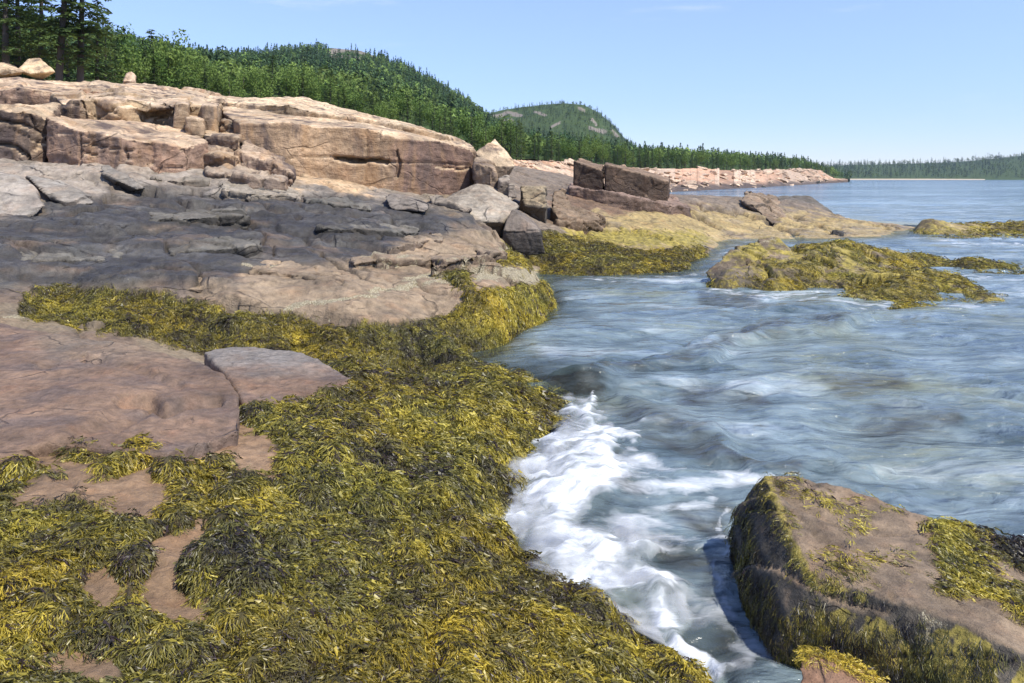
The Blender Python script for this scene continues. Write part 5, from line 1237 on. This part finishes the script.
# boulders tumbled along the pink shore
pb = []
for k in range(3):
    o, P, Tr, N = boulder('shore_boulder', 'pale pink boulder among the tumbled rocks of the far shore', 'boulder', [(700 + x, 168 + y, 40 + q) for x, y, q in rng.uniform(-1, 1, (14, 3)) * np.array([18, 12, 1.0])], .07, const((.54, .41, .31)), M_mid, .06, 1.0, .10, 1, 'pink boulders tumbled along the far shore')
    c = P.mean(0); me = o.data; co = (P - c); me.vertices.foreach_set('co', co.astype(np.float32).ravel()); me.update(); pb.append(o)
for k in range(280):
    u = g.uniform(512, 826); t = g.random() ** .8
    a = np.array([np.interp(u, [q[0] for q in shoreA], [q[i] for q in shoreA]) for i in (1, 2)]); b_ = np.array([np.interp(u, [q[0] for q in shoreB], [q[i] for q in shoreB]) for i in (1, 2)])
    d, z = a * (1 - t) + b_ * t
    o = pb[k] if k < 3 else pb[k % 3].copy()
    if k >= 3: COL.objects.link(o)
    s = g.choice([.35, .5, .7, 1.0]) * g.uniform(.8, 1.25) * np.clip(d / 190, .7, 1.9)
    o.location = ((u - W2) * d / F, d, z + .15 * s); o.scale = (s * 1.5, s * 1.3, s * .8); o.rotation_euler = (g.uniform(-.4, .4), g.uniform(-.4, .4), g.uniform(0, 6.28))

# ------------------------------------------------------------------ air
def haze():
    m, nt = newmat('haze'); b = NB(nt)
    v = b.n('ShaderNodeVolumePrincipled'); v.inputs['Color'].default_value = (.70, .84, 1.0, 1); v.inputs['Density'].default_value = .0001; v.inputs['Anisotropy'].default_value = .3
    b.out(None, v.outputs[0])
    x0, x1, y0, y1, z0, z1 = -1900, 2700, -40, 2300, -6, 215
    V = [(x, y, z) for x in (x0, x1) for y in (y0, y1) for z in (z0, z1)]
    Fq = [(0, 1, 3, 2), (4, 6, 7, 5), (0, 4, 5, 1), (2, 3, 7, 6), (0, 2, 6, 4), (1, 5, 7, 3)]
    tag(mesh_np('haze', np.array(V), np.array(Fq), None, False, m), kind='stuff')
HAZE = True
if HAZE: haze()

# ------------------------------------------------------------------ light
SUN_EL, SUN_AZ = math.radians(54), math.radians(126)      # azimuth clockwise from +Y (the view direction)
sd = Vector((math.sin(SUN_AZ) * math.cos(SUN_EL), math.cos(SUN_AZ) * math.cos(SUN_EL), math.sin(SUN_EL)))
l = bpy.data.lights.new('sun', 'SUN'); l.energy = 4.2; l.angle = math.radians(.53); l.color = (1, .94, .83)
lo = bpy.data.objects.new('sun', l); COL.objects.link(lo); lo.rotation_euler = sd.to_track_quat('Z', 'Y').to_euler(); lo.location = (30, -20, 60)
w = bpy.data.worlds.new('World'); scene.world = w; w.use_nodes = True
nt = w.node_tree; nt.nodes.clear(); b = NB(nt)
sky = b.n('ShaderNodeTexSky', sky_type='NISHITA'); sky.sun_disc = False; sky.sun_elevation = SUN_EL; sky.sun_rotation = SUN_AZ
sky.altitude = 0; sky.air_density = 1.0; sky.dust_density = 0.0; sky.ozone_density = 3.5
tc = b.n('ShaderNodeTexCoord').outputs['Generated']
cl = b.noise(b.mapping(tc, (1.2, 1.2, 7)), 3.2, 7, .6)
cm = b.mapr(cl, .56, .80, 0, .35, True)
skc = b.mix(cm, sky.outputs[0], (6.5, 7.0, 7.6))
szz = b.n('ShaderNodeSeparateXYZ'); b.link(tc, szz.inputs[0])
bg = b.n('ShaderNodeBackground'); b.link(b.mix(1.0, skc, b.mix(b.mapr(szz.outputs[2], 0, .30, 0, 1, True), (.62, .665, .92), (1.08, .97, 1.13)), 'MULTIPLY'), bg.inputs[0]); bg.inputs[1].default_value = .135
wo = b.n('ShaderNodeOutputWorld'); b.link(bg.outputs[0], wo.inputs[0])

# ------------------------------------------------------------------ camera
cam = bpy.data.cameras.new('camera'); co = bpy.data.objects.new('camera', cam); COL.objects.link(co)
co.location = (0, 0, H); co.rotation_euler = (math.radians(90), 0, 0)
cam.sensor_width = 36; cam.lens = 36 * F / 1024; cam.shift_y = -(341.5 - HY) / 1024
cam.clip_start = .05; cam.clip_end = 20000
scene.camera = co
scene.view_settings.view_transform = 'Standard'; scene.view_settings.look = 'None'; scene.view_settings.exposure = 0.62; scene.view_settings.gamma = 1
scene.view_settings.use_curve_mapping = False
scene.cycles.max_bounces = 8; scene.cycles.transparent_max_bounces = 24; scene.cycles.volume_bounces = 0; scene.cycles.use_denoising = True
scene.cycles.caustics_reflective = False; scene.cycles.caustics_refractive = False
